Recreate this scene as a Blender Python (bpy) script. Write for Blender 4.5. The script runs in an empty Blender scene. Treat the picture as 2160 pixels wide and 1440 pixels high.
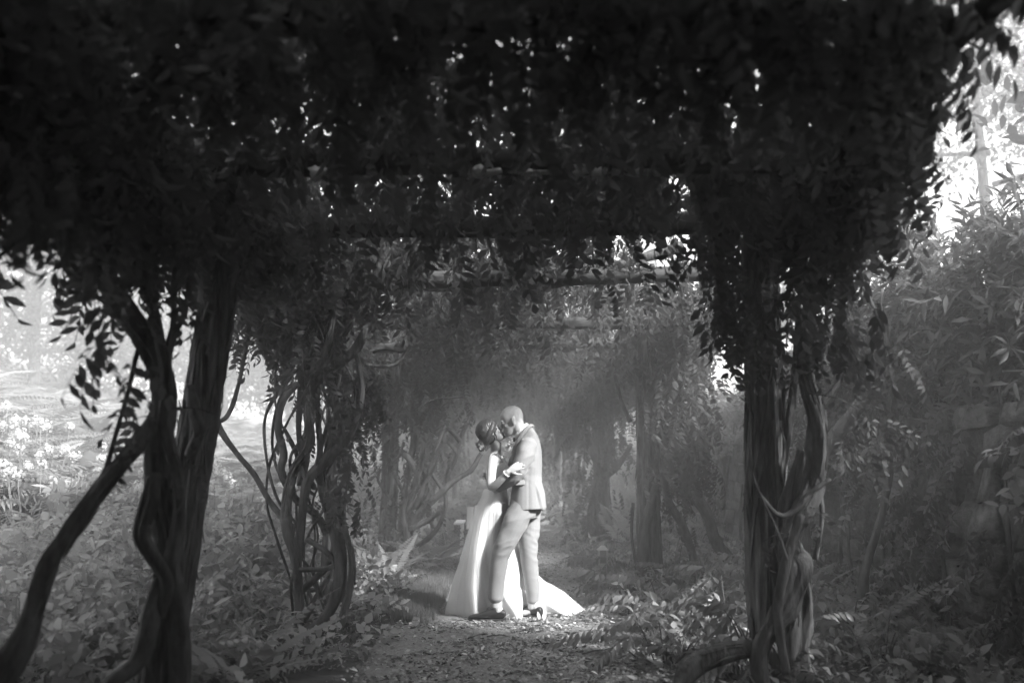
import bpy, bmesh, math, random
import numpy as np
from mathutils import Vector, Matrix, Euler, noise

R = math.radians
PI = math.pi
random.seed(11)
rng = np.random.default_rng(11)
SC = bpy.context.scene
COL = SC.collection

# ------------------------------------------------------------------ camera
F, H = 2100.0, 1.30                      # focal length in photo pixels, eye height in metres
PITCH = math.atan((973 - 720) / F)
cd = bpy.data.cameras.new('camera')
cd.sensor_width = 36.0
cd.lens = 35.0
cd.clip_start = 0.05
cd.clip_end = 600
cd.dof.use_dof = True
cd.dof.focus_distance = 8.4
cd.dof.aperture_fstop = 1.5
cam = bpy.data.objects.new('camera', cd)
COL.objects.link(cam)
cam.location = (0, 0, H)
cam.rotation_euler = (PI / 2 + PITCH, 0, 0)
SC.camera = cam

# ------------------------------------------------------------------ sky, sun, exposure (a black and white picture: neutral light)
SUN_AZ, SUN_EL = 131.0, 36.0              # degrees right of the view direction, degrees above the horizon
w = bpy.data.worlds.new('World')
SC.world = w
w.use_nodes = True
nt = w.node_tree
nt.nodes.clear()
sky = nt.nodes.new('ShaderNodeTexSky')
sky.sky_type = 'NISHITA'
sky.sun_disc = False
sky.sun_elevation = R(SUN_EL)
sky.sun_rotation = R(SUN_AZ)
sky.air_density = 1.0
sky.dust_density = 3.0
bw = nt.nodes.new('ShaderNodeRGBToBW')
bg = nt.nodes.new('ShaderNodeBackground')
bg.inputs['Strength'].default_value = 0.085
wo = nt.nodes.new('ShaderNodeOutputWorld')
nt.links.new(sky.outputs[0], bw.inputs[0])
nt.links.new(bw.outputs[0], bg.inputs[0])
nt.links.new(bg.outputs[0], wo.inputs[0])

sd = bpy.data.lights.new('sun', 'SUN')
sd.energy = 2.8
sd.angle = R(5.0)
sd.color = (1, 1, 1)
sun = bpy.data.objects.new('sun', sd)
COL.objects.link(sun)
_e, _a = R(SUN_EL), R(SUN_AZ)
SUND = Vector((math.sin(_a) * math.cos(_e), math.cos(_a) * math.cos(_e), math.sin(_e)))
sun.rotation_euler = SUND.to_track_quat('Z', 'Y').to_euler()
sun.location = SUND * 40

SC.view_settings.view_transform = 'Standard'
SC.view_settings.look = 'None'
SC.view_settings.gamma = 1.0
SC.view_settings.use_curve_mapping = False
SC.view_settings.exposure = 3.0
SC.render.engine = 'CYCLES'
cy = SC.cycles
cy.max_bounces = 6
cy.diffuse_bounces = 3
cy.glossy_bounces = 2
cy.transmission_bounces = 4
cy.volume_bounces = 1
cy.transparent_max_bounces = 12
cy.sample_clamp_indirect = 6
cy.use_denoising = True
HAZE_DENSITY = 0.0155

# ------------------------------------------------------------------ helpers
FWD = Vector((0, math.cos(PITCH), math.sin(PITCH)))
UPV = Vector((0, -math.sin(PITCH), math.cos(PITCH)))


def at(px, py, Y):
    """the point that stands at distance Y behind photo pixel (px, py)"""
    d = Vector((1, 0, 0)) * ((px - 1080) / F) + UPV * ((720 - py) / F) + FWD
    return Vector((0, 0, H)) + d * (Y / d.y)


def link(o, parent=None):
    COL.objects.link(o)
    if parent is not None:
        o.parent = parent
    return o


def tag(o, label=None, cat=None, group=None, kind=None):
    if label: o['label'] = label
    if cat: o['category'] = cat
    if group: o['group'] = group
    if kind: o['kind'] = kind
    return o


def thing(name, label, cat, loc=(0, 0, 0), group=None):
    o = bpy.data.objects.new(name, None)
    o.empty_display_size = 0.1
    o.location = loc
    link(o)
    return tag(o, label, cat, group)


def mesh_np(name, V, Fc, mats=(), smooth=True, mi=None):
    me = bpy.data.meshes.new(name)
    me.from_pydata([tuple(v) for v in V], [], [tuple(int(i) for i in f) for f in Fc])
    for m in mats: me.materials.append(m)
    if smooth: me.polygons.foreach_set('use_smooth', [True] * len(me.polygons))
    if mi is not None: me.polygons.foreach_set('material_index', mi)
    me.update()
    return me


def put(name, me, parent=None, world=True):
    """links a mesh object whose vertices are in world coordinates; a child keeps them in place"""
    o = bpy.data.objects.new(name, me)
    link(o, parent)
    if parent is not None and world:
        me.transform(Matrix.Translation(-parent.location))
    return o


class Geo:
    """collects vertices and faces of one mesh"""
    def __init__(s): s.V = []; s.F = []; s.M = []; s.m = 0
    def add(s, V, Fc):
        n = len(s.V)
        s.V += [tuple(v) for v in V]
        for f in Fc:
            s.F.append(tuple(n + int(i) for i in f)); s.M.append(s.m)
    def box(s, c, d, rot=None):
        M = rot.to_matrix() if rot is not None else Matrix.Identity(3)
        c = Vector(c)
        v = [c + M @ Vector((x * d[0] / 2, y * d[1] / 2, z * d[2] / 2)) for x in (-1, 1) for y in (-1, 1) for z in (-1, 1)]
        s.add(v, [(0, 1, 3, 2), (4, 6, 7, 5), (0, 4, 5, 1), (2, 3, 7, 6), (0, 2, 6, 4), (1, 5, 7, 3)])
    def mesh(s, name, mats, smooth=True):
        return mesh_np(name, s.V, s.F, mats, smooth, s.M if len(mats) > 1 else None)


def catmull(P, step=0.04):
    P = [Vector(p) for p in P]
    Q = [P[0] * 2 - P[1]] + P + [P[-1] * 2 - P[-2]]
    out = []
    for i in range(1, len(Q) - 2):
        a, b, c, d = Q[i - 1:i + 3]
        n = max(2, int((b - c).length / step))
        for k in range(n):
            t = k / n
            out.append(0.5 * ((2 * b) + (c - a) * t + (2 * a - 5 * b + 4 * c - d) * t * t + (3 * b - a - 3 * c + d) * t ** 3))
    out.append(P[-1])
    return out


def frames(P):
    """parallel transported frames along a polyline"""
    T = []
    for i in range(len(P)):
        t = P[min(i + 1, len(P) - 1)] - P[max(i - 1, 0)]
        T.append(t.normalized() if t.length > 1e-9 else Vector((0, 0, 1)))
    n = T[0].orthogonal().normalized()
    out = []
    for t in T:
        n = (n - t * n.dot(t))
        n = n.normalized() if n.length > 1e-6 else t.orthogonal().normalized()
        out.append((t, n, t.cross(n)))
    return out


def tube(g, pts, rad, sides=9, step=0.04, lobes=0, twist=5.0, rough=0.12, ridge=0.0, seed=0, cap=True, smooth=True):
    """bark tube through pts; rad one number or one per point; lobes and twist make plaited vine wood"""
    P0 = [Vector(p) for p in pts]
    if not hasattr(rad, '__len__'): rad = [rad] * len(P0)
    rr = [Vector((r, 0, 0)) for r in rad]
    P = []; Rr = []
    if smooth and len(P0) > 2:
        Q = [P0[0] * 2 - P0[1]] + P0 + [P0[-1] * 2 - P0[-2]]
        for i in range(1, len(Q) - 2):
            a, b, c, d = Q[i - 1:i + 3]
            n = max(2, int((b - c).length / step))
            for k in range(n):
                t = k / n
                P.append(0.5 * ((2 * b) + (c - a) * t + (2 * a - 5 * b + 4 * c - d) * t * t + (3 * b - a - 3 * c + d) * t ** 3))
                Rr.append(rad[i - 1] * (1 - t) + rad[i] * t)
        P.append(P0[-1]); Rr.append(rad[-1])
    else:
        for i in range(len(P0) - 1):
            n = max(1, int((P0[i + 1] - P0[i]).length / step))
            for k in range(n):
                t = k / n
                P.append(P0[i].lerp(P0[i + 1], t)); Rr.append(rad[i] * (1 - t) + rad[i + 1] * t)
        P.append(P0[-1]); Rr.append(rad[-1])
    fr = frames(P)
    ca1 = [math.cos(2 * PI * k / sides) for k in range(sides)]; sa1 = [math.sin(2 * PI * k / sides) for k in range(sides)]
    V = []; Fc = []; s = 0.0
    so = Vector((seed * 7.31, seed * 3.17, seed * 1.7))
    for i, p in enumerate(P):
        if i: s += (p - P[i - 1]).length
        t, n, b = fr[i]
        for k in range(sides):
            a = 2 * PI * k / sides
            q = Vector((math.cos(a) * 1.5, math.sin(a) * 1.5, s * 3.0 / max(0.3, 1))) + so
            r = Rr[i] * (1 + rough * 1.6 * noise.noise(q) + rough * noise.noise(q * 3.1))
            kn = noise.noise(Vector((ca1[k], sa1[k], s * 2.6 + 3)) + so)
            if rough > .08 and kn > .38: r *= 1 + 1.1 * (kn - .38)                  # knots
            if lobes: r *= 1 + 0.2 * math.cos(lobes * a + twist * s)
            if ridge: r *= 1 + ridge * noise.noise(Vector((math.cos(a) * 6, math.sin(a) * 6, s * 1.2)) + so)
            V.append(p + (n * math.cos(a) + b * math.sin(a)) * r)
    m = len(P)
    for i in range(m - 1):
        for k in range(sides):
            k2 = (k + 1) % sides
            Fc.append((i * sides + k, i * sides + k2, (i + 1) * sides + k2, (i + 1) * sides + k))
    if cap:
        Fc.append(tuple(range(sides - 1, -1, -1)))
        Fc.append(tuple((m - 1) * sides + k for k in range(sides)))
    g.add(V, Fc)


# ------------------------------------------------------------------ materials
def mat(name, col=0.2, rough=0.7, spec=0.3, col2=None, scale=8.0, stretch=(1, 1, 1), bump=0.0, bscale=20.0, bstretch=(1, 1, 1),
        translucent=0.0, tcol=None, vary=0.0, sheen=0.0, detail=6.0, objspace=True):
    m = bpy.data.materials.new(name)
    m.use_nodes = True
    n = m.node_tree; N = n.nodes; L = n.links
    N.clear()
    out = N.new('ShaderNodeOutputMaterial')
    b = N.new('ShaderNodeBsdfPrincipled')
    b.inputs['Roughness'].default_value = rough
    b.inputs['Specular IOR Level'].default_value = spec
    if sheen: b.inputs['Sheen Weight'].default_value = sheen
    tc = N.new('ShaderNodeTexCoord')
    src = tc.outputs['Object' if objspace else 'Generated']
    c = None
    if col2 is not None:
        mp = N.new('ShaderNodeMapping'); mp.inputs['Scale'].default_value = stretch
        L.new(src, mp.inputs[0])
        t = N.new('ShaderNodeTexNoise'); t.inputs['Scale'].default_value = scale; t.inputs['Detail'].default_value = detail
        t.inputs['Roughness'].default_value = 0.65
        L.new(mp.outputs[0], t.inputs['Vector'])
        r = N.new('ShaderNodeValToRGB')
        r.color_ramp.elements[0].position = 0.33; r.color_ramp.elements[1].position = 0.68
        r.color_ramp.elements[0].color = (col, col, col, 1); r.color_ramp.elements[1].color = (col2, col2, col2, 1)
        L.new(t.outputs[0], r.inputs[0]); c = r.outputs[0]
    if vary:
        oi = N.new('ShaderNodeObjectInfo')
        mr = N.new('ShaderNodeMapRange'); mr.inputs['To Min'].default_value = 1 - vary; mr.inputs['To Max'].default_value = 1 + vary
        L.new(oi.outputs['Random'], mr.inputs['Value'])
        mx = N.new('ShaderNodeMix'); mx.data_type = 'RGBA'; mx.blend_type = 'MULTIPLY'; mx.inputs[0].default_value = 1
        if c is not None: L.new(c, mx.inputs[6])
        else: mx.inputs[6].default_value = (col, col, col, 1)
        L.new(mr.outputs[0], mx.inputs[7]); c = mx.outputs[2]
    if c is not None: L.new(c, b.inputs['Base Color'])
    else: b.inputs['Base Color'].default_value = (col, col, col, 1)
    if bump:
        mp = N.new('ShaderNodeMapping'); mp.inputs['Scale'].default_value = bstretch
        L.new(src, mp.inputs[0])
        t = N.new('ShaderNodeTexNoise'); t.inputs['Scale'].default_value = bscale; t.inputs['Detail'].default_value = 5
        L.new(mp.outputs[0], t.inputs['Vector'])
        bp = N.new('ShaderNodeBump'); bp.inputs['Strength'].default_value = 0.8; bp.inputs['Distance'].default_value = bump
        L.new(t.outputs[0], bp.inputs['Height']); L.new(bp.outputs[0], b.inputs['Normal'])
    s = b.outputs[0]
    if translucent:
        tr = N.new('ShaderNodeBsdfTranslucent')
        k = tcol if tcol is not None else col
        tr.inputs[0].default_value = (k, k, k, 1)
        ms = N.new('ShaderNodeMixShader'); ms.inputs[0].default_value = translucent
        L.new(b.outputs[0], ms.inputs[1]); L.new(tr.outputs[0], ms.inputs[2]); s = ms.outputs[0]
    L.new(s, out.inputs[0])
    return m


M = dict(
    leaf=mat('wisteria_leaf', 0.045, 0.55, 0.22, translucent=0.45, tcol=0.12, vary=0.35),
    broad=mat('broad_leaf', 0.15, 0.42, 0.45, translucent=0.42, tcol=0.28, vary=0.55),
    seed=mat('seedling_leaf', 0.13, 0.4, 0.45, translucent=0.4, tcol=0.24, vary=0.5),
    pale=mat('pale_leaf', 0.27, 0.4, 0.45, translucent=0.42, tcol=0.45, vary=0.6),  # sunlight missing on the left undergrowth is put into this paler colour
    fern=mat('fern_leaf', 0.2, 0.6, 0.2, translucent=0.45, tcol=0.36, vary=0.3),
    lance=mat('shrub_leaf', 0.09, 0.45, 0.4, translucent=0.4, tcol=0.16, vary=0.35),
    tree=mat('tree_leaf', 0.10, 0.5, 0.3, translucent=0.45, tcol=0.2, vary=0.35),
    petal=mat('white_petal', 0.6, 0.7, 0.2, translucent=0.4, tcol=0.5, vary=0.1),
    fallen=mat('fallen_leaf', 0.5, 0.7, 0.25, vary=0.45),
    grass=mat('grass_blade', 0.14, 0.6, 0.2, translucent=0.4, tcol=0.25, vary=0.3),
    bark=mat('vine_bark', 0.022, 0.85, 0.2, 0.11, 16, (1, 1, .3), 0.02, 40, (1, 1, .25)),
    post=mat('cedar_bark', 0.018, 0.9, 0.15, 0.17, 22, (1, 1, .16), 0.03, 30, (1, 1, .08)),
    rafter=mat('rafter_bark', 0.02, 0.9, 0.15, 0.06, 10, (.15, 1, 1), 0.01, 28, (.1, 1, 1)),
    lichen=mat('lichen', 0.42, 0.9, 0.1, 0.3, 40, bump=0.004, bscale=80),
    mulch=mat('mulch_soil', 0.09, 0.95, 0.1, 0.25, 38, bump=0.02, bscale=55),
    chip=mat('bark_chip', 0.2, 0.9, 0.15, vary=0.75),
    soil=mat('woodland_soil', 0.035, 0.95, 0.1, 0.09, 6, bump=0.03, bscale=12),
    stone=mat('field_stone', 0.05, 0.85, 0.25, 0.16, 5, bump=0.015, bscale=22, vary=0.3),
    core=mat('wall_core', 0.03, 0.95, 0.1),
    suit=mat('suit_cloth', 0.205, 0.85, 0.15, 0.245, 130, bump=0.0006, bscale=900, sheen=0.1),
    suit2=mat('trouser_cloth', 0.20, 0.85, 0.15, 0.24, 130, bump=0.0006, bscale=900, sheen=0.1),
    shirt=mat('shirt_cotton', 0.8, 0.8, 0.2),
    black=mat('black_satin', 0.015, 0.4, 0.5),
    shoe=mat('shoe_leather', 0.012, 0.35, 0.35, 0.025, 20),
    sole=mat('shoe_sole', 0.02, 0.6, 0.3),
    sock=mat('patterned_sock', 0.25, 0.9, 0.1, 0.7, 60),
    skin=mat('skin', 0.33, 0.5, 0.3, 0.38, 18),
    stubble=mat('cropped_hair', 0.25, 0.6, 0.3, 0.33, 60),
    hair=mat('dark_hair', 0.02, 0.38, 0.5, 0.06, 45, (1, 1, .25), 0.006, 90, (1, 1, .2)),
    dress=mat('dress_satin', 0.80, 0.65, 0.25, 0.84, 5, bump=0.004, bscale=12, bstretch=(1, 1, .2)),
    lace=mat('dress_lace', 0.62, 0.8, 0.2, 0.85, 90, bump=0.003, bscale=110),
    silver=mat('silver', 0.75, 0.25, 0.8),
    white=mat('white_paint', 0.72, 0.6, 0.3, 0.6, 14),
    oldwood=mat('weathered_white_wood', 0.28, 0.8, 0.2, 0.42, 12, (1, 1, .2)),
    metal=mat('weathered_metal', 0.32, 0.5, 0.5, 0.45, 20),
)


def tulle_material():
    m = bpy.data.materials.new('tulle')
    m.use_nodes = True
    n = m.node_tree; n.nodes.clear()
    o = n.nodes.new('ShaderNodeOutputMaterial'); t = n.nodes.new('ShaderNodeBsdfTransparent')
    d = n.nodes.new('ShaderNodeBsdfDiffuse'); d.inputs[0].default_value = (.85, .85, .85, 1)
    tr = n.nodes.new('ShaderNodeBsdfTranslucent'); tr.inputs[0].default_value = (.8, .8, .8, 1)
    a = n.nodes.new('ShaderNodeMixShader'); a.inputs[0].default_value = .45
    b = n.nodes.new('ShaderNodeMixShader'); b.inputs[0].default_value = .42
    n.links.new(d.outputs[0], a.inputs[1]); n.links.new(tr.outputs[0], a.inputs[2])
    n.links.new(t.outputs[0], b.inputs[1]); n.links.new(a.outputs[0], b.inputs[2]); n.links.new(b.outputs[0], o.inputs[0])
    return m


def glass_material():
    m = bpy.data.materials.new('lantern_glass')
    m.use_nodes = True
    n = m.node_tree; n.nodes.clear()
    o = n.nodes.new('ShaderNodeOutputMaterial'); t = n.nodes.new('ShaderNodeBsdfTransparent')
    t.inputs[0].default_value = (.85, .85, .85, 1)
    g = n.nodes.new('ShaderNodeBsdfPrincipled'); g.inputs['Base Color'].default_value = (.5, .5, .5, 1); g.inputs['Roughness'].default_value = .15
    b = n.nodes.new('ShaderNodeMixShader'); b.inputs[0].default_value = .45
    n.links.new(t.outputs[0], b.inputs[1]); n.links.new(g.outputs[0], b.inputs[2]); n.links.new(b.outputs[0], o.inputs[0])
    return m


M['tulle'] = tulle_material()
M['glass'] = glass_material()


# ------------------------------------------------------------------ leaves (small meshes shared by every copy)
def leaflet(g, base, d, nrm, L, W, fold=0.18, droop=0.25, n=3):
    base = Vector(base); d = Vector(d).normalized()
    nrm = Vector(nrm); nrm = (nrm - d * nrm.dot(d)).normalized()
    s = d.cross(nrm)
    prof = {2: [.95, .75], 3: [.72, 1.0, .62], 4: [.6, 1, .9, .5]}[n]
    V = [base]; 
    for i in range(n):
        t = (i + 1) / (n + 1)
        c = base + d * (L * t) - nrm * (droop * L * t * t)
        wv = W / 2 * prof[i]
        V += [c + s * wv + nrm * (fold * wv), c, c - s * wv + nrm * (fold * wv)]
    V.append(base + d * L - nrm * (droop * L))
    Fc = [(0, 1, 2), (0, 2, 3)]
    for i in range(n - 1):
        a = 1 + 3 * i
        Fc += [(a, a + 3, a + 4, a + 1), (a + 1, a + 4, a + 5, a + 2)]
    a = 1 + 3 * (n - 1); e = len(V) - 1
    Fc += [(a, e, a + 1), (a + 1, e, a + 2)]
    g.add(V, Fc)


def strip(g, P, wd):
    V = []
    for i, p in enumerate(P):
        V += [Vector(p) + Vector((0, wd, 0)), Vector(p) - Vector((0, wd, 0)), Vector(p) + Vector((0, 0, wd))]
    Fc = []
    for i in range(len(P) - 1):
        a = 3 * i
        Fc += [(a, a + 1, a + 4, a + 3), (a + 1, a + 2, a + 5, a + 4), (a + 2, a, a + 3, a + 5)]
    g.add(V, Fc)


def rachis(L, droop, n=9, bend=0.0):
    return [Vector((L * t, bend * L * t * t, -droop * L * t * t)) for t in [i / (n - 1) for i in range(n)]]


def compound_leaf(name, L=0.30, pairs=6, ll=0.075, lw=0.027, droop=0.25, hang=0.5, seed=0, m='leaf', miss=0.0, wild=0.0):
    """a pinnate wisteria leaf, along +X"""
    rd = random.Random(seed); g = Geo()
    P = rachis(L, droop, 11, rd.uniform(-.12, .12))
    strip(g, P, 0.0016)
    for i in range(pairs):
        t = 0.22 + 0.74 * i / pairs
        k = t * 10; a = int(k); p = P[a].lerp(P[min(a + 1, 10)], k - a)
        tg = (P[min(a + 1, 10)] - P[a]).normalized()
        for s in (-1, 1):
            if rd.random() < miss: continue
            d = Vector((rd.gauss(0, wild), rd.gauss(0, wild), rd.gauss(0, wild))) + tg * rd.uniform(.35, .6) + Vector((0, s, 0)) + Vector((0, 0, -hang * rd.uniform(.6, 1.4)))
            leaflet(g, p, d, (rd.uniform(-.3, .3), s * .3, 1), ll * rd.uniform(.8, 1.1) * (1 - .25 * abs(t - .5)), lw * rd.uniform(.85, 1.15), droop=rd.uniform(.1, .4))
    leaflet(g, P[-1], P[-1] - P[-2] + Vector((0, 0, -.2 * hang * L)), (0, 0, 1), ll, lw)
    return g.mesh(name, [M[m]])


def frond(name, L=0.8, pairs=20, seed=0, m='fern', wide=0.34):
    rd = random.Random(seed); g = Geo()
    P = rachis(L, .45, 13, rd.uniform(-.15, .15))
    strip(g, P, 0.0025)
    for i in range(pairs):
        t = 0.1 + 0.88 * i / pairs
        k = t * 12; a = int(k); p = P[a].lerp(P[min(a + 1, 12)], k - a); tg = (P[min(a + 1, 12)] - P[a]).normalized()
        ln = L * wide * .5 * (math.sin(PI * min(1, t * .9 + .18)) ** .8 + .05)
        for s in (-1, 1):
            leaflet(g, p, tg * .45 + Vector((0, s, rd.uniform(-.15, .05))), (0, 0, 1), ln * rd.uniform(.9, 1.1), L * .036, droop=.2, n=2)
    return g.mesh(name, [M[m]])


def sprig(name, L=0.26, n=8, ll=0.085, lw=0.05, seed=0, m='broad', up=0.2):
    """a shoot with single leaves, along +X"""
    rd = random.Random(seed); g = Geo()
    P = rachis(L, .1, 9)
    strip(g, P, 0.002)
    for i in range(n):
        t = .2 + .78 * i / max(1, n - 1); k = t * 8; a = min(7, int(k)); p = P[a].lerp(P[a + 1], k - a)
        th = i * 2.4 + rd.uniform(-.5, .5)
        d = Vector((rd.uniform(.3, .8), math.cos(th), math.sin(th) * .6 + up - .35))
        leaflet(g, p, d, (rd.uniform(-.4, .4), rd.uniform(-.4, .4), 1), ll * rd.uniform(.7, 1.2), lw * rd.uniform(.8, 1.2), fold=.25, droop=rd.uniform(.05, .4))
    return g.mesh(name, [M[m]])


def clump(name, r=0.3, n=26, ll=0.1, lw=0.05, seed=0, m='tree'):
    rd = random.Random(seed); g = Geo()
    for i in range(n):
        p = Vector((rd.gauss(0, 1), rd.gauss(0, 1), rd.gauss(0, .8))) * r * .5
        leaflet(g, p, (rd.uniform(-1, 1), rd.uniform(-1, 1), rd.uniform(-.9, .4)), (rd.uniform(-.6, .6), rd.uniform(-.6, .6), 1), ll * rd.uniform(.7, 1.3), lw * rd.uniform(.7, 1.3), n=2)
    return g.mesh(name, [M[m]])


def source(me):
    return bpy.data.objects.new(me.name, me)          # a shape to scatter, never linked to the scene


WL = [compound_leaf('wisteria_leaf', .30, 6, .078, .028, .35, .7, 1, wild=.15), compound_leaf('wisteria_leaf', .26, 5, .082, .03, .6, 1.1, 2, wild=.25),
      compound_leaf('wisteria_leaf', .33, 7, .07, .025, .2, .5, 3, wild=.12), compound_leaf('wisteria_leaf', .24, 5, .075, .03, .9, 1.4, 4, wild=.3),
      compound_leaf('wisteria_leaf', .28, 6, .085, .032, .5, .9, 5, miss=.35, wild=.35), compound_leaf('wisteria_leaf', .20, 4, .09, .036, .8, 1.6, 6, miss=.2, wild=.4)]
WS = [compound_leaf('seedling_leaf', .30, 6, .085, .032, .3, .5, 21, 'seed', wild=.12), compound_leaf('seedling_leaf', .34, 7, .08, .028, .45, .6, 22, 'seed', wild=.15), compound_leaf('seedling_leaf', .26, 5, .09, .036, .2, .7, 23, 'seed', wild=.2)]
FR = [frond('fern_frond', .8, 20, 1), frond('fern_frond', .75, 18, 2), frond('fern_frond', .85, 22, 3, wide=.28)]
SP = [sprig('leafy_shoot', .28, 8, .09, .055, 1), sprig('leafy_shoot', .24, 7, .1, .065, 2), sprig('leafy_shoot', .32, 10, .075, .042, 3)]
SPP = [sprig('pale_shoot', .28, 8, .09, .055, 11, 'pale'), sprig('pale_shoot', .24, 7, .1, .065, 12, 'pale'), sprig('pale_shoot', .32, 11, .07, .034, 13, 'pale')]
SPP.append(sprig('pale_narrow_shoot', .34, 13, .115, .022, 14, 'pale', .3))
SPP.append(compound_leaf('pale_pinnate_leaf', .30, 6, .075, .028, .35, .4, 15, 'pale', wild=.25))
LN = [sprig('narrow_shoot', .34, 12, .13, .024, 4, 'lance'), sprig('narrow_shoot', .3, 11, .12, .028, 5, 'lance', .4)]
TC = [clump('leaf_clump', .35, 26, .11, .06, 1), clump('leaf_clump', .35, 24, .12, .055, 2), clump('leaf_clump', .4, 30, .1, .05, 3)]


def scatter_group(src):
    g = bpy.data.node_groups.new('scatter_' + src.name, 'GeometryNodeTree')
    g.interface.new_socket('Geometry', in_out='INPUT', socket_type='NodeSocketGeometry')
    g.interface.new_socket('Geometry', in_out='OUTPUT', socket_type='NodeSocketGeometry')
    N = g.nodes; L = g.links
    i = N.new('NodeGroupInput'); o = N.new('NodeGroupOutput'); ip = N.new('GeometryNodeInstanceOnPoints')
    oi = N.new('GeometryNodeObjectInfo'); oi.inputs['Object'].default_value = src; oi.inputs['As Instance'].default_value = True
    rot = N.new('GeometryNodeInputNamedAttribute'); rot.data_type = 'FLOAT_VECTOR'; rot.inputs['Name'].default_value = 'rot'
    scl = N.new('GeometryNodeInputNamedAttribute'); scl.data_type = 'FLOAT'; scl.inputs['Name'].default_value = 'scl'
    e2r = N.new('FunctionNodeEulerToRotation')
    L.new(i.outputs[0], ip.inputs['Points']); L.new(oi.outputs['Geometry'], ip.inputs['Instance'])
    L.new(rot.outputs[0], e2r.inputs[0]); L.new(e2r.outputs[0], ip.inputs['Rotation']); L.new(scl.outputs[0], ip.inputs['Scale'])
    L.new(ip.outputs[0], o.inputs[0])
    return g


_groups = {}


def scatter(name, P, E, S, me, parent=None, kind='stuff'):
    """one object that carries a copy of mesh me at every point (only for what nobody could count)"""
    P = np.asarray(P, np.float32).reshape(-1, 3); n = len(P)
    pm = bpy.data.meshes.new(name)
    pm.vertices.add(n)
    pm.vertices.foreach_set('co', P.ravel())
    a = pm.attributes.new('rot', 'FLOAT_VECTOR', 'POINT'); a.data.foreach_set('vector', np.asarray(E, np.float32).ravel())
    a = pm.attributes.new('scl', 'FLOAT', 'POINT'); a.data.foreach_set('value', np.asarray(S, np.float32).ravel())
    for m in me.materials: pm.materials.append(m)
    o = put(name, pm, parent)
    if me.name not in _groups: _groups[me.name] = scatter_group(source(me))
    md = o.modifiers.new('scatter', 'NODES'); md.node_group = _groups[me.name]
    o['kind'] = kind
    return o


def scatter_many(name, P, E, S, meshes, parent=None):
    """splits the points at random over several leaf shapes; each becomes one object"""
    P = np.asarray(P); E = np.asarray(E); S = np.asarray(S)
    k = rng.integers(0, len(meshes), len(P))
    return [scatter(name, P[k == i], E[k == i], S[k == i], me, parent) for i, me in enumerate(meshes) if (k == i).any()]


def eul(yaw, pitch, roll):
    """leaf along +X: pitch positive looks down"""
    return np.stack([roll, pitch, yaw], -1)

# ------------------------------------------------------------------ the ground
WALLX = 3.35


def sm(a, b, x):
    t = np.clip((x - a) / (b - a), 0, 1)
    return t * t * (3 - 2 * t)


def gz(x, y):
    """height of the ground"""
    x = np.asarray(x, float); y = np.asarray(y, float)
    z = 0.26 * np.clip(-x - 2.8, 0, 16) * sm(5, 14, y + 0 * x) + .05 * np.clip(-x - 2.0, 0, 3)
    z = z + 0.03 * np.sin(x * 2.1 + y * .7) * np.sin(y * 1.3 - x * .4) * sm(.7, 1.4, np.abs(x))
    up = sm(WALLX + .12, WALLX + .22, x)
    return z + up * (1.72 + .22 * np.clip(x - 3.6, 0, 12))


def sheet(name, xs, ys, zf, m, kind='structure', jit=0.0):
    X, Y = np.meshgrid(xs, ys)
    Z = zf(X, Y)
    if jit: Z = Z + rng.normal(0, jit, Z.shape)
    V = np.stack([X, Y, Z], -1).reshape(-1, 3)
    a = len(xs); b = len(ys)
    I = np.arange(a * b).reshape(b, a)
    Fc = np.stack([I[:-1, :-1], I[:-1, 1:], I[1:, 1:], I[1:, :-1]], -1).reshape(-1, 4)
    o = put(name, mesh_np(name, V, Fc, [m]))
    o['kind'] = kind
    return o


gx = np.concatenate([np.linspace(-70, -12, 18), np.arange(-11.5, -4, .5), np.arange(-4, 3.3, .14), np.arange(3.36, 3.7, .06), np.arange(4, 10, .6), np.linspace(12, 70, 16)])
gy = np.concatenate([np.linspace(-25, -4, 10), np.arange(-3, 4, .4), np.arange(4, 16, .14), np.arange(16, 40, .7), np.linspace(42, 120, 20)])
sheet('ground', gx, gy, gz, M['soil'], jit=.006)


def path_mesh():
    ys = np.arange(-4, 33, .07); us = np.linspace(0, 1, 30)
    V = []; 
    for y in ys:
        l = -1.02 + .10 * noise.noise(Vector((y * .9, 0, 0))) + .06 * noise.noise(Vector((y * 3.1, 4, 0))) - .25 * math.exp(-((y - 9.3) / .9) ** 2)
        r = 0.98 + .10 * noise.noise(Vector((y * .8, 9, 0))) + .06 * noise.noise(Vector((y * 2.9, 14, 0)))
        for u in us:
            x = l + (r - l) * u
            e = min(u, 1 - u) * (r - l)
            z = .006 + .03 * min(1, e / .25) + .016 * noise.noise(Vector((x * 5, y * 5, 1))) + .008 * noise.noise(Vector((x * 16, y * 16, 5)))
            V.append((x, y, z if e > .01 else -.04))
    a = len(us); b = len(ys)
    I = np.arange(a * b).reshape(b, a)
    Fc = np.stack([I[:-1, :-1], I[:-1, 1:], I[1:, 1:], I[1:, :-1]], -1).reshape(-1, 4)
    return mesh_np('path', V, Fc, [M['mulch']])


put('path', path_mesh())['kind'] = 'structure'

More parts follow.
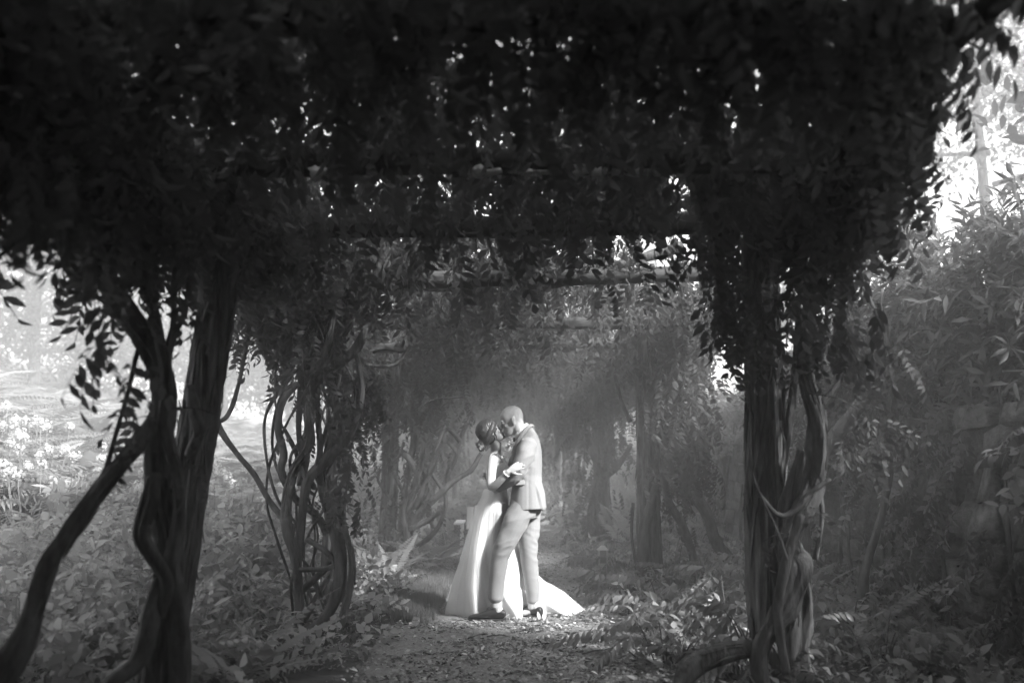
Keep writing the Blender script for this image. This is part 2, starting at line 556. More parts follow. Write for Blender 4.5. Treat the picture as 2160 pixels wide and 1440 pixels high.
# bark chips lying over the path
g = Geo(); g.box((0, 0, 0), (.045, .018, .006)); g.V = [(x * (1 + .4 * (i % 3 - 1) * .5), y * (1 + .5 * (i % 2)), z + .004 * math.sin(i * 2.3)) for i, (x, y, z) in enumerate(g.V)]
CHIP = g.mesh('bark_chip', [M['chip']], False)
n = 52000
yy = 5.0 + 13 * rng.random(n) ** 1.7; xx = rng.normal(0, .6, n); pn = np.array([noise.noise(Vector((p_ * 2.2, q_ * 2.2, 4.))) + .6 * noise.noise(Vector((p_ * 7, q_ * 7, 9.))) for p_, q_ in zip(xx, yy)]); k = (np.abs(xx) < 1.25) & (rng.random(n) < .55 + .9 * pn); xx = xx[k]; yy = yy[k]; n = len(xx)
scatter('bark_mulch', np.stack([xx, yy, .032 + .014 * rng.random(n)], -1), eul(rng.random(n) * 6.28, rng.normal(0, .3, n), rng.normal(0, .35, n)), .25 + .65 * rng.random(n) ** 2.5, CHIP)

# ------------------------------------------------------------------ pergola: cedar posts, rafters across, rails along
pergola = thing('pergola', 'rustic pergola of bark covered cedar posts and round rafters roofing the path', 'pergola', (0, 8, 0))


def part_tube(name, parent, pts, rad, m, **kw):
    g = Geo(); tube(g, pts, rad, **kw)
    return put(name, g.mesh(name, [m]), parent)


def PX(tr, Y):
    """pixel trace -> points; entries (x, y) or (x, y, offset in depth)"""
    return [at(p[0], p[1], Y + (p[2] if len(p) > 2 else 0)) for p in tr]


POSTS_L = [(-1.50, -1.80, 5.2, .095), (-1.50, -1.52, 8.6, .09), (-1.50, -1.56, 12.6, .1), (-1.5, -1.5, 17.2, .1), (-1.5, -1.5, 22, .1), (-1.5, -1.5, 27, .1)]
POSTS_R = [(1.52, 1.52, 6.0, .115), (1.40, 1.42, 10.4, .115), (1.34, 1.34, 15.0, .12), (1.34, 1.34, 19.6, .12), (1.34, 1.34, 24, .12), (1.34, 1.34, 28.5, .12), (1.5, 1.5, 1.0, .11)]
for i, (xt, xb, y, r) in enumerate(POSTS_L + POSTS_R):
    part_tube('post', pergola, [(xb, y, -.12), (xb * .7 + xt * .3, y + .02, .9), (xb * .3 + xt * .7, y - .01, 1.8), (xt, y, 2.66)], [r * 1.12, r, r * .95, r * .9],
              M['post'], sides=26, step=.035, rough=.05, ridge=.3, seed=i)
RAFT = [(3.1, 2.74, 2.72), (4.62, 2.70, 2.73), (5.9, 2.68, 2.72), (7.5, 2.62, 2.74), (9.9, 2.66, 2.68), (11.6, 2.6, 2.68), (13.6, 2.66, 2.66), (16.2, 2.66, 2.64), (19.5, 2.66, 2.66), (22.5, 2.66, 2.66), (26, 2.66, 2.66)]
raf = []
for i, (y, zl, zr) in enumerate(RAFT):
    raf.append(part_tube('rafter', pergola, [(-2.0, y, zl), (-.7, y + .03, zl * .7 + zr * .3 + .02), (.7, y - .02, zl * .3 + zr * .7), (1.42 if y < 4 else 1.72 if y < 5 else 2.0, y, zr)], [.06, .065, .062, .055],
                         M['rafter'], sides=14, step=.05, rough=.06, ridge=.2, seed=30 + i))
for s, pl in ((-1, POSTS_L), (1, POSTS_R)):
    ys = [-2] + sorted(p[2] for p in pl if p[2] > 2) + [31]
    for i in range(len(ys) - 1):
        if s > 0 and ys[i] == 6.0: continue          # rail left out so its shadow draws no dark streak in the haze
        part_tube('rail', pergola, [(s * 1.5, ys[i] - .1, 2.74), (s * (1.5 + .05 * (-1) ** i), (ys[i] + ys[i + 1]) / 2, 2.77), (s * 1.5, ys[i + 1] + .1, 2.75)], [.055, .052, .05], M['rafter'], sides=10, step=.15, rough=.06, seed=50 + i)
# pale lichen crusts along the front of the near rafter
for i, (px, wd, hh) in enumerate([(668, .05, .04), (990, .05, .03), (1022, .07, .035), (1110, .08, .016), (1165, .07, .014), (1222, .05, .035), (1262, .045, .04), (1300, .05, .03), (1345, .06, .025), (1380, .05, .022)]):
    p = at(px, 333, 4.55)
    g = Geo(); nseg = 14
    rd = random.Random(i)
    V = [(p.x, p.y - .004, 2.655)]
    for k in range(nseg):
        a = 2 * PI * k / nseg; q = rd.uniform(.3, 1.25)
        V.append((p.x + wd * math.cos(a) * q, p.y + .008, 2.655 + hh * math.sin(a) * q))
    V += [(x, y + .035, z) for x, y, z in V[1:]]
    Fc = [(0, 1 + k, 1 + (k + 1) % nseg) for k in range(nseg)] + [(1 + k, 1 + nseg + k, 1 + nseg + (k + 1) % nseg, 1 + (k + 1) % nseg) for k in range(nseg)]
    g.add(V, Fc)
    o = put('lichen_patch', g.mesh('lichen_patch', [M['lichen']]))
    o.parent = raf[1]; o.data.transform(Matrix.Translation(-pergola.location)); raf[1].location = (0, 0, 0)

# ------------------------------------------------------------------ wisteria vines: one per post, with stems, separate leaves and a mass of foliage
vines = {}
VI = {
    'L1': ('thick dark twisted wisteria vine with forked trunk at the near leaning post', (-1.5, 4.6, 0)),
    'L2': ('wisteria with many bare looping stems knotted beside the grassy path edge', (-1.45, 7.6, 0)),
    'L3': ('wisteria fanning out in slim stems behind the woman in white', (-1.4, 12.4, 0)),
    'L4': ('hazy wisteria on the left post row just past the white garden chair', (-1.4, 17.2, 0)),
    'L5': ('faintest hazy wisteria closing the far end of the left post row', (-1.4, 23, 0)),
    'R1': ('big gnarled wisteria with pale twisted trunk and surface root by nearest straight post', (1.7, 6.0, 0)),
    'R2': ('leafy wisteria with slanting stems on the second post right of the man', (1.5, 10.4, 0)),
    'R3': ('hazy leafy wisteria on the post behind the small lantern', (1.4, 15, 0)),
    'R4': ('hazy wisteria on the slim post just right of the man in suit', (1.4, 19.6, 0)),
    'R5': ('faintest hazy wisteria closing the far end of the right post row', (1.4, 25, 0)),
}
for k, (lab, loc) in VI.items():
    vines[k] = thing('wisteria_vine', lab, 'vine', loc)


def stem(v, tr, Y, rpx, ground=False, m='bark', **kw):
    """stem through a pixel trace; rpx is the half width in pixels at each end"""
    P = PX(tr, Y)
    if not hasattr(rpx, '__len__'): rpx = (rpx, rpx)
    rad = []
    for i, p in enumerate(P):
        t = i / (len(P) - 1)
        j = t * (len(rpx) - 1); a = min(len(rpx) - 2, int(j)); q = rpx[a] + (rpx[a + 1] - rpx[a]) * (j - a)
        rad.append(q * p.y / F * (.8 if v == 'L2' else 1))
    if ground:
        e = P[-1]
        if e.z > 0: P.append(Vector((e.x + (e.x - P[-2].x) * .2, e.y - .04, -.06))); rad.append(rad[-1] * 1.3)
    kw['sides'] = max(12, int(kw.get('sides', 10) * 1.3)) if rpx[0] > 2.5 else 6
    kw.setdefault('ridge', .3); kw.setdefault('rough', .17); kw.setdefault('step', .022 if Y < 9 else .05)
    return part_tube('stem', vines[v], P, rad, M[m], **kw)


sd_ = 100
# L1: the dark foreground vine
Y1 = 4.3
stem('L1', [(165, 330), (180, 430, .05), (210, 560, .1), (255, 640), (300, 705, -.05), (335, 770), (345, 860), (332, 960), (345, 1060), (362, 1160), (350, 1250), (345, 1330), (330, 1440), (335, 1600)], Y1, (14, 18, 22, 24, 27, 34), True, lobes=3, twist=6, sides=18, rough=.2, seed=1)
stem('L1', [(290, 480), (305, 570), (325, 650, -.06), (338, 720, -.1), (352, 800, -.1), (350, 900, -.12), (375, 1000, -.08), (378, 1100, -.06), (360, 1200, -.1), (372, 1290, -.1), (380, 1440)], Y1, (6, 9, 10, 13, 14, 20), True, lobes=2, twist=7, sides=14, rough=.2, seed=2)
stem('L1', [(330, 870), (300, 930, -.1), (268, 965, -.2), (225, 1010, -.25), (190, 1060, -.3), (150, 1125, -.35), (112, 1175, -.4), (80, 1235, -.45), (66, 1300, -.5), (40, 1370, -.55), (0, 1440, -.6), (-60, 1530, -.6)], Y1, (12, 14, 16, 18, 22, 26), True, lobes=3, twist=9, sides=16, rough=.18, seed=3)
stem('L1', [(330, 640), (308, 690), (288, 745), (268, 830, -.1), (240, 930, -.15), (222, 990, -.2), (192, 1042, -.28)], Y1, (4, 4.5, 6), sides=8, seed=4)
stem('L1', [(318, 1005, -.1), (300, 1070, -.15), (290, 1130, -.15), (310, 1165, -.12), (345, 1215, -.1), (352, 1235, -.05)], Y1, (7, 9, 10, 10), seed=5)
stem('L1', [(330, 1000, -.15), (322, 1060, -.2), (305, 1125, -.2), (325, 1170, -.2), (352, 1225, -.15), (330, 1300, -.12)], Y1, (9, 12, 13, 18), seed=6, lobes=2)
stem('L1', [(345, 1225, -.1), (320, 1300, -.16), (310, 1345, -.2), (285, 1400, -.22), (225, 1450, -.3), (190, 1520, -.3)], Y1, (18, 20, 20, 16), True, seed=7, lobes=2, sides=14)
stem('L1', [(375, 500), (368, 600), (366, 680), (352, 740), (350, 790)], Y1, (5, 6, 7), seed=8)
stem('L1', [(400, 560), (392, 650), (370, 700), (357, 745), (352, 800)], Y1 + .2, (5, 7, 8), seed=9)
stem('L1', [(412, 880, .5), (400, 820, .4), (418, 900, .3), (420, 915, .3), (400, 960, .4)], Y1, (10, 14, 10), seed=10)
stem('L1', [(230, 350), (240, 450), (262, 540), (310, 610), (330, 690)], Y1, (8, 10, 11), seed=11, lobes=2)
stem('L1', [(0, 540), (35, 505), (70, 475), (100, 445)], 3.6, (3.5, 3), seed=12, sides=7)


def C4(u, v): return (420 + u / 1.636, 560 + v / 1.636)
def c4(*p): return [C4(q[0], q[1]) + ((q[2],) if len(q) > 2 else ()) for q in p]


Y2 = 7.5
stem('L2', c4((260, 40), (185, 140), (170, 210), (160, 290), (130, 430), (98, 515), (62, 540)), Y2, (4, 5, 5.5), seed=20)
stem('L2', c4((62, 530), (70, 560), (95, 600), (140, 660), (190, 720, .05), (240, 805, .05), (300, 880), (330, 905)), Y2, (7, 8, 7, 8), seed=21)
stem('L2', c4((470, 95), (460, 200), (430, 310), (395, 390), (375, 500, -.1), (382, 610, -.1), (330, 700), (303, 800), (303, 900, -.1), (328, 1000, -.1), (346, 1130), (340, 1250), (300, 1335), (200, 1395), (90, 1430)), Y2, (7, 9, 10, 12, 11, 11), seed=22)
stem('L2', c4((620, 40), (560, 150), (500, 235), (440, 340), (405, 420), (395, 500, .1), (350, 640, .1), (325, 740), (305, 820)), Y2, (5, 7, 8, 9), seed=23)
stem('L2', c4((342, 405), (290, 465), (273, 560), (292, 650), (284, 710), (330, 800, .1), (405, 862, .1), (440, 925, .1)), Y2, (9, 10, 9, 9), seed=24)
stem('L2', c4((540, 280), (560, 420), (548, 520), (510, 595), (445, 665), (378, 738), (356, 840), (343, 1000), (340, 1080)), Y2, (6, 8, 13, 11, 10), seed=25)
stem('L2', c4((450, 850), (485, 1010), (478, 1120), (430, 1220), (350, 1275), (300, 1310)), Y2 - .1, (14, 17, 14, 11), seed=26, sides=12)
stem('L2', c4((500, 900), (526, 1000), (524, 1100), (505, 1180), (480, 1255), (400, 1325), (330, 1362), (220, 1430)), Y2 - .15, (7, 9, 13, 14), seed=27)
stem('L2', c4((345, 1048), (430, 1045), (464, 1030), (440, 990), (368, 942)), Y2 - .1, (6, 7, 7), seed=28)
stem('L2', c4((345, 1130), (375, 1100), (430, 1050), (460, 1000), (470, 940)), Y2 + .05, (8, 8, 7), seed=29)
stem('L2', c4((355, 0), (362, 160), (365, 300), (376, 500), (372, 640), (350, 760)), Y2 + .2, (14, 13, 10, 9), seed=31)
stem('L2', c4((280, 40), (320, 180), (345, 300), (352, 420), (345, 560), (352, 660), (370, 740)), Y2 + .1, (8, 8, 6), seed=32)
stem('L2', c4((470, 370), (455, 480), (462, 590), (430, 680), (378, 742)), Y2 + .1, (6, 7, 8), seed=33)
stem('L2', c4((425, 300), (410, 420), (408, 520), (416, 620), (420, 760), (450, 870)), Y2 + .2, (6, 8, 9), seed=34)
stem('L2', c4((490, 350), (470, 450), (440, 560), (400, 700)), Y2 + .25, (5, 6, 5), seed=35)
stem('L2', c4((580, 215), (540, 290), (470, 340), (400, 380), (380, 400)), Y2, (12, 13, 8), seed=36)
stem('L2', c4((720, 290), (690, 297), (640, 290), (600, 300)), Y2, (2.5, 4), sides=7, seed=37)
stem('L2', c4((300, 190), (335, 270), (345, 340), (375, 395)), Y2, (3, 3.5), sides=7, seed=38)
stem('L2', c4((295, 565), (330, 630), (352, 700), (372, 740)), Y2, (5, 6), seed=39)
stem('L2', c4((500, 900), (505, 1000), (505, 1090), (490, 1160)), Y2, (4, 5), seed=40, sides=7)
stem('L2', c4((340, 1250), (390, 1180), (440, 1080)), Y2 + .2, (9, 6), seed=41)
stem('L2', c4((460, 1000), (440, 1090), (380, 1120), (330, 1090)), Y2 + .3, (6, 5), seed=42)
for i in range(9):                                            # thin runners wound through the knot
    u = random.uniform(300, 500); tr = []
    for v_ in range(0, 1100, 130): tr.append((u + 70 * math.sin(v_ * .006 + i) + random.uniform(-25, 25), v_ + 150 + random.uniform(-20, 20), random.uniform(-.1, .25)))
    stem('L2', c4(*tr), Y2 + .05, (2.6 + (i % 3), 3), seed=170 + i)
# dark limbs through the roof
stem('L2', [(620, 560), (760, 540), (860, 600, .3), (960, 605, .6), (1120, 575, .8), (1330, 555, 1)], 7.4, (7, 8, 9), seed=43)
stem('L2', [(770, 770), (830, 770, .2), (862, 735, .3), (872, 690, .3)], 8.2, (4, 5, 4), seed=44)
stem('R1', [(990, 590), (1150, 600), (1300, 560), (1440, 520)], 7.7, (8, 10, 12), seed=45)
stem('R1', [(930, 480), (1060, 470), (1300, 468), (1450, 455)], 6.3, (9, 9, 10), seed=46)


def C7(u, v): return (700 + u / 3.693, 850 + v / 3.693)
def c7(*p): return [C7(q[0], q[1]) + ((q[2],) if len(q) > 2 else ()) for q in p]


Y3 = 12.3
for i, (tr, r) in enumerate([
    (((1340, 120), (1300, 260), (1170, 380), (1085, 520), (940, 610), (860, 690), (740, 800), (650, 900), (600, 1010), (590, 1160)), (3, 5, 7, 10)),
    (((740, 450), (780, 550), (865, 680), (890, 780), (830, 960), (740, 1060), (610, 1140)), (4, 5, 5)),
    (((850, 840), (740, 920), (640, 970), (560, 1000)), (5, 6)),
    (((700, 300), (690, 480), (640, 640), (600, 800), (590, 960), (585, 1150)), (6, 7, 9)),
    (((620, 100), (640, 300), (610, 440), (590, 620), (560, 800), (540, 1000)), (7, 7, 9)),
    (((540, 380), (600, 440), (660, 560), (640, 700), (580, 860)), (6, 5, 6)),
    (((800, 320), (790, 470), (730, 610), (690, 720), (640, 820)), (5, 5, 6)),
    (((900, 300), (970, 380), (960, 440), (900, 560), (900, 640), (860, 690)), (4, 5, 5)),
    (((1000, 300), (900, 200), (820, 330), (740, 560)), (4, 4)),
    (((440, 430), (500, 580), (550, 690), (560, 760)), (4, 4, 4)),
    (((380, 510), (360, 600), (410, 680), (480, 800)), (3, 3)),
    (((560, 300), (520, 420), (440, 470), (420, 560)), (3, 3)),
    (((700, 880), (560, 1000), (440, 1110), (380, 1170)), (4, 5)),
    (((660, 200), (680, 420), (740, 620), (750, 720), (700, 780)), (4, 5, 4)),
    (((590, 1160), (600, 1080), (560, 900), (570, 740)), (7, 5)),
]):
    stem('L3', c7(*tr), Y3 + .25 * math.sin(i * 2.1), r, seed=60 + i, sides=8, step=.07)
stem('L3', [(880, 865), (900, 848), (935, 839), (976, 838)], 8.9, (1.6, 1.6), sides=6, seed=77)
# R1: pale twisted trunk by the near right post
Y6 = 5.7
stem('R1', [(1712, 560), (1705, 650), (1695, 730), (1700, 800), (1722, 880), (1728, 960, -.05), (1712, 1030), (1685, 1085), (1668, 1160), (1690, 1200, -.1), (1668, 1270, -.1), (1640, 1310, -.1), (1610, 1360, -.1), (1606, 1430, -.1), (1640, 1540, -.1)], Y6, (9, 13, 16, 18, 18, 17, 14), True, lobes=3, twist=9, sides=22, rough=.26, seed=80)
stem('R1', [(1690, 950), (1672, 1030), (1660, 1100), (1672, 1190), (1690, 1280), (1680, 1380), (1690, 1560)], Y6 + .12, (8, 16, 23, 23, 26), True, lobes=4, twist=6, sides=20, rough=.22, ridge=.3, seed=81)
stem('R1', [(1745, 600), (1740, 720), (1720, 800), (1738, 900), (1720, 985), (1735, 1080), (1720, 1180)], Y6 + .1, (4, 6, 6, 5), lobes=2, sides=12, seed=82)
stem('R1', [(1690, 560), (1682, 700), (1672, 830), (1655, 960), (1640, 1060)], Y6 + .25, (5, 7, 7, 5), lobes=2, sides=14, seed=83)
stem('R1', [(1770, 640), (1762, 720), (1772, 790), (1750, 830), (1728, 850)], Y6, (4, 5, 6), seed=84)
stem('R1', [(1752, 1010), (1710, 1040), (1672, 1080), (1640, 1085), (1600, 1040)], Y6 - .1, (4, 6, 4), seed=85)
stem('R1', [(1612, 1372, 0), (1580, 1368, -.05), (1530, 1376, -.1), (1480, 1396, -.12), (1448, 1425, -.2), (1420, 1475, -.3)], Y6, (10, 15, 17, 17, 14), True, lobes=2, twist=4, sides=14, seed=86)
stem('R1', [(1600, 440), (1650, 520), (1700, 580), (1712, 640)], Y6, (12, 14, 16), seed=87)
stem('R1', [(1690, 1085), (1660, 1180), (1640, 1290), (1660, 1420)], Y6 - .15, (8, 10, 9), seed=88)
stem('R1', [(1580, 890), (1588, 1000), (1640, 1120), (1660, 1180)], Y6 - .2, (2, 3), sides=6, seed=89)
# R2
Y7 = 10.2
stem('R2', [(1440, 740), (1425, 860), (1400, 950), (1380, 1040), (1362, 1110), (1352, 1220)], Y7, (9, 12, 11, 12), True, lobes=2, sides=12, seed=90)
stem('R2', [(1385, 860), (1398, 925), (1438, 970, .1), (1455, 1030), (1492, 1085, -.1), (1515, 1150, -.05), (1550, 1200, -.1)], Y7 - .3, (7, 9, 11, 10), True, lobes=3, twist=7, rough=.22, sides=14, seed=91)
stem('R2', [(1415, 880), (1398, 960), (1408, 1050), (1440, 1110), (1462, 1180)], Y7 - .2, (6, 8, 8), True, seed=92)
stem('R2', [(1296, 790), (1312, 850), (1330, 890)], Y7, (3, 5), seed=93)
stem('R2', [(1370, 740), (1376, 860), (1388, 960), (1362, 1040)], Y7 - .15, (3, 4), seed=94)
stem('R2', [(1335, 1060), (1332, 1130), (1345, 1200)], Y7 - .15, (3, 3), sides=6, seed=95)
stem('R2', [(1400, 640), (1420, 720), (1432, 800)], Y7, (6, 8), seed=96)
stem('R3', [(1272, 1010), (1300, 985), (1318, 960), (1332, 935)], 14.6, (7, 6, 4), seed=97)
stem('R3', [(1250, 800), (1238, 900), (1262, 1000), (1245, 1090), (1256, 1190)], 14.7, (5, 7, 8), True, seed=98)
stem('R3', [(1285, 820), (1290, 920), (1275, 1010), (1285, 1130)], 14.8, (5, 6), True, seed=99)
stem('R4', [(1208, 820), (1212, 940), (1205, 1050), (1214, 1150)], 19.3, (6, 6), True, seed=101, step=.1)
stem('L5', [(960, 860), (958, 1000), (962, 1080)], 22.6, (5, 6), True, seed=105, step=.1)
stem('R5', [(1176, 860), (1180, 980), (1178, 1090)], 24.5, (5, 6), True, seed=106, step=.1)
stem('L4', [(905, 900), (915, 1000), (905, 1080), (915, 1140)], 17, (6, 7), True, seed=103, step=.1)
stem('L4', [(985, 890), (950, 980), (930, 1060), (925, 1140)], 16.8, (4, 6), True, seed=104, step=.1)

def strands(parent, P, rad, n, m, seed, pname='bark_strip'):
    """loose strips of bark lying along a trunk, one part"""
    rd = random.Random(seed); Q = catmull(P, .05); fr = frames(Q); L_ = len(Q); g = Geo()
    for i in range(n):
        a0 = rd.uniform(0, 6.28); ln = rd.randint(max(4, L_ // 6), max(6, L_ // 2)); st = rd.randint(0, max(1, L_ - ln - 1)); tw = rd.uniform(-.12, .12)
        pts = []
        for k in range(0, ln, 2):
            j = min(L_ - 1, st + k); t, u, w_ = fr[j]; r = np.interp(j / (L_ - 1), np.linspace(0, 1, len(rad)), rad) * rd.uniform(.92, 1.07)
            if k in (0, ln - 1) or k >= ln - 2: r *= rd.uniform(1.0, 1.3)
            a = a0 + tw * k; pts.append(Q[j] + (u * math.cos(a) + w_ * math.sin(a)) * r)
        if len(pts) > 2: tube(g, pts, [.002] + [rd.uniform(.004, .011) for _ in pts[1:-1]] + [.002], sides=5, step=.06, rough=.3, seed=seed + i)
    o = put(pname, g.mesh(pname, [M[m]]), parent); o['kind'] = 'stuff'
    return o


def px_rad(P, r): return [q * p.y / F for q, p in zip(np.interp(np.linspace(0, 1, len(P)), np.linspace(0, 1, len(r)), r), P)]


for tr, Y, r, n_, v_ in [([(165, 330), (180, 430, .05), (210, 560, .1), (255, 640), (300, 705, -.05), (335, 770), (345, 860), (332, 960), (345, 1060), (362, 1160), (350, 1250), (345, 1330), (330, 1440)], Y1, (14, 18, 22, 24, 27, 34), 46, 'L1'),
                         ([(330, 870), (268, 965, -.2), (190, 1060, -.3), (112, 1175, -.4), (66, 1300, -.5), (0, 1440, -.6)], Y1, (12, 15, 18, 24), 26, 'L1'),
                         ([(1712, 560), (1705, 650), (1695, 730), (1700, 800), (1722, 880), (1728, 960), (1712, 1030), (1685, 1085), (1668, 1160), (1690, 1200), (1668, 1270), (1640, 1310)], Y6, (9, 14, 18, 18), 34, 'R1'),
                         ([(1690, 950), (1672, 1030), (1660, 1100), (1672, 1190), (1690, 1280), (1680, 1380)], Y6 + .1, (8, 18, 23, 24), 40, 'R1'),
                         ([(1612, 1372), (1530, 1376, -.1), (1480, 1396, -.12), (1448, 1425, -.2)], Y6, (11, 17, 16), 16, 'R1'),
                         (c4((470, 95), (460, 200), (430, 310), (395, 390), (375, 500, -.1), (382, 610, -.1), (330, 700), (303, 800), (303, 900, -.1), (328, 1000, -.1), (346, 1130), (340, 1250)), Y2, (6, 8, 9), 22, 'L2'),
                         (c4((500, 900), (526, 1000), (524, 1100), (505, 1180), (480, 1255), (400, 1325)), Y2 - .15, (6, 8, 11), 16, 'L2'),
                         ([(1440, 740), (1425, 860), (1400, 950), (1380, 1040), (1362, 1110)], Y7, (9, 12, 11), 16, 'R2')]:
    P_ = PX(tr, Y); strands(vines[v_], P_, px_rad(P_, r), n_, 'bark', int(tr[0][0]))
for (xt, xb, y, r), n_ in ((POSTS_L[0], 60), (POSTS_R[0], 70), (POSTS_R[1], 40), (POSTS_L[1], 30)):
    strands(pergola, [Vector((xb, y, 0)), Vector((xb * .7 + xt * .3, y + .02, .9)), Vector((xb * .3 + xt * .7, y - .01, 1.8)), Vector((xt, y, 2.6))], [r * 1.1, r, r * .95, r * .92], n_, 'post', int(y * 10))
# thin side shoots with a few leaves
for v_, px, py, Y, n_ in [('L1', 300, 700, 4.2, 3), ('L1', 345, 900, 4.2, 3), ('L1', 250, 960, 4.0, 2), ('L2', 650, 800, 7.4, 5), ('L2', 690, 1000, 7.4, 4), ('R1', 1715, 760, 5.6, 4), ('R1', 1690, 1080, 5.6, 3), ('R2', 1410, 900, 10, 4)]:
    for i in range(n_):
        p = at(px + random.uniform(-10, 10), py + random.uniform(-90, 90), Y); a = random.uniform(0, 6.28); l = random.uniform(.12, .32)
        e = p + Vector((math.cos(a) * l, math.sin(a) * l * .6, random.uniform(-.12, .1)))
        part_tube('shoot', vines[v_], [p, p.lerp(e, .5) + Vector((0, 0, .03)), e], [.004, .003, .002], M['bark'], sides=5, step=.06)
        for q in (.6, 1):
            o = bpy.data.objects.new('leaf', WL[random.choice((1, 4, 5))]); link(o, vines[v_]); o.location = p.lerp(e, q) - vines[v_].location
            o.rotation_euler = (random.gauss(0, .4), random.uniform(.3, 1.2), a + random.gauss(0, .4)); sc_ = random.uniform(.45, .75); o.scale = (sc_,) * 3

# canopy leaves -----------------------------------------------------
def canopy(y0, y1, side, dens, gap=None):
    """leaf positions for one half of the roof between y0 and y1, hanging side curtain included"""
    A = []
    n = int(dens * 2.1 * (y1 - y0))
    x = side * rng.random(n) * 2.12; y = y0 + (y1 - y0) * rng.random(n)
    ph = np.array([noise.noise(Vector((a * 1.1, b * 1.1, 3.3))) for a, b in zip(x, y)])
    ph2 = np.array([noise.noise(Vector((a * 3, b * 3, 8.3))) for a, b in zip(x, y)])
    z = 2.86 + .10 * ph + rng.random(n) ** 1.5 * .42 - .16 * (np.abs(x) / 2.1) ** 3
    hang = rng.random(n) < .05 + .22 * np.clip(ph2, 0, 1)
    z = np.where(hang, 2.80 - rng.random(n) ** 2 * .30, z)
    yaw = rng.random(n) * 2 * PI
    pit = np.where(hang, rng.uniform(.9, 1.6, n), rng.uniform(.1, 1.1, n))
    keep = rng.random(n) < np.where((y > 3.4) & (y < 9), .62 + 1.35 * ph2, .72 + .9 * ph2)
    A.append(np.stack([x, y, z, yaw, pit, rng.normal(0, .5, n), rng.uniform(.8, 1.35, n)], -1)[keep])
    # curtain along the outer edge
    n = int(dens * 1.0 * (y1 - y0))
    y = y0 + (y1 - y0) * rng.random(n)
    low = np.array([(2.62 if side > 0 and b < 8 else 2.52 if b < 5.6 else 2.36) - .26 * noise.noise(Vector((b * .9, side * 5., 1.))) - .16 * noise.noise(Vector((b * 2.9, side * 9., 2.))) for b in y])
    if gap is not None: low = np.where((y > gap[0]) & (y < gap[1]), np.maximum(low, 2.66), low)
    z = low + rng.random(n) ** .8 * (3.05 - low)
    x = side * (1.55 + (.36 if side > 0 and y0 < 8 else .5) * rng.random(n) * np.clip((z - 1.9) / .7, .25, 1))
    A.append(np.stack([x, y, z, np.where(side > 0, 0, PI) + rng.normal(0, .9, n), rng.uniform(.7, 1.5, n), rng.normal(0, .5, n), rng.uniform(.8, 1.3, n)], -1))
    return A


def column(px, py0, py1, Y, wpx, n, dy=.35, yawc=None):
    """leaves hanging about a stem between two pixel heights"""
    A = []
    for _ in range(n):
        t = rng.random()
        p = at(px + rng.normal(0, wpx), py0 + (py1 - py0) * t, Y + rng.normal(0, dy))
        A.append((p.x, p.y, p.z, rng.random() * 6.28 if yawc is None else yawc + rng.normal(0, .8), rng.uniform(.5, 1.4), rng.normal(0, .5), rng.uniform(.7, 1.15)))
    return [np.array(A)]


GAP = (6.0, 8.9)


def shade_curtain(side, n):
    """unseen leaf walls added on both sides to darken the air round the viewpoint"""
    y = rng.uniform(-9, 4.1, n); out = np.clip(y - 3.45, 0, 1) * .35
    return [np.stack([side * (rng.uniform(2.0, 2.9, n) + out), y, rng.uniform(0.1, 3.3, n), rng.random(n) * 6.28, rng.uniform(.5, 1.4, n), rng.normal(0, .5, n), rng.uniform(1, 1.5, n)], -1)]


def fringe(side, y, n):
    """leaves that hang about a rafter"""
    return [np.stack([side * rng.uniform(0, 1.65 if side < 0 else 1.3, n), y + rng.normal(0, .16, n), rng.uniform(2.52, 2.85, n), rng.random(n) * 6.28, rng.uniform(.6, 1.5, n), rng.normal(0, .5, n), rng.uniform(.7, 1.1, n)], -1)]


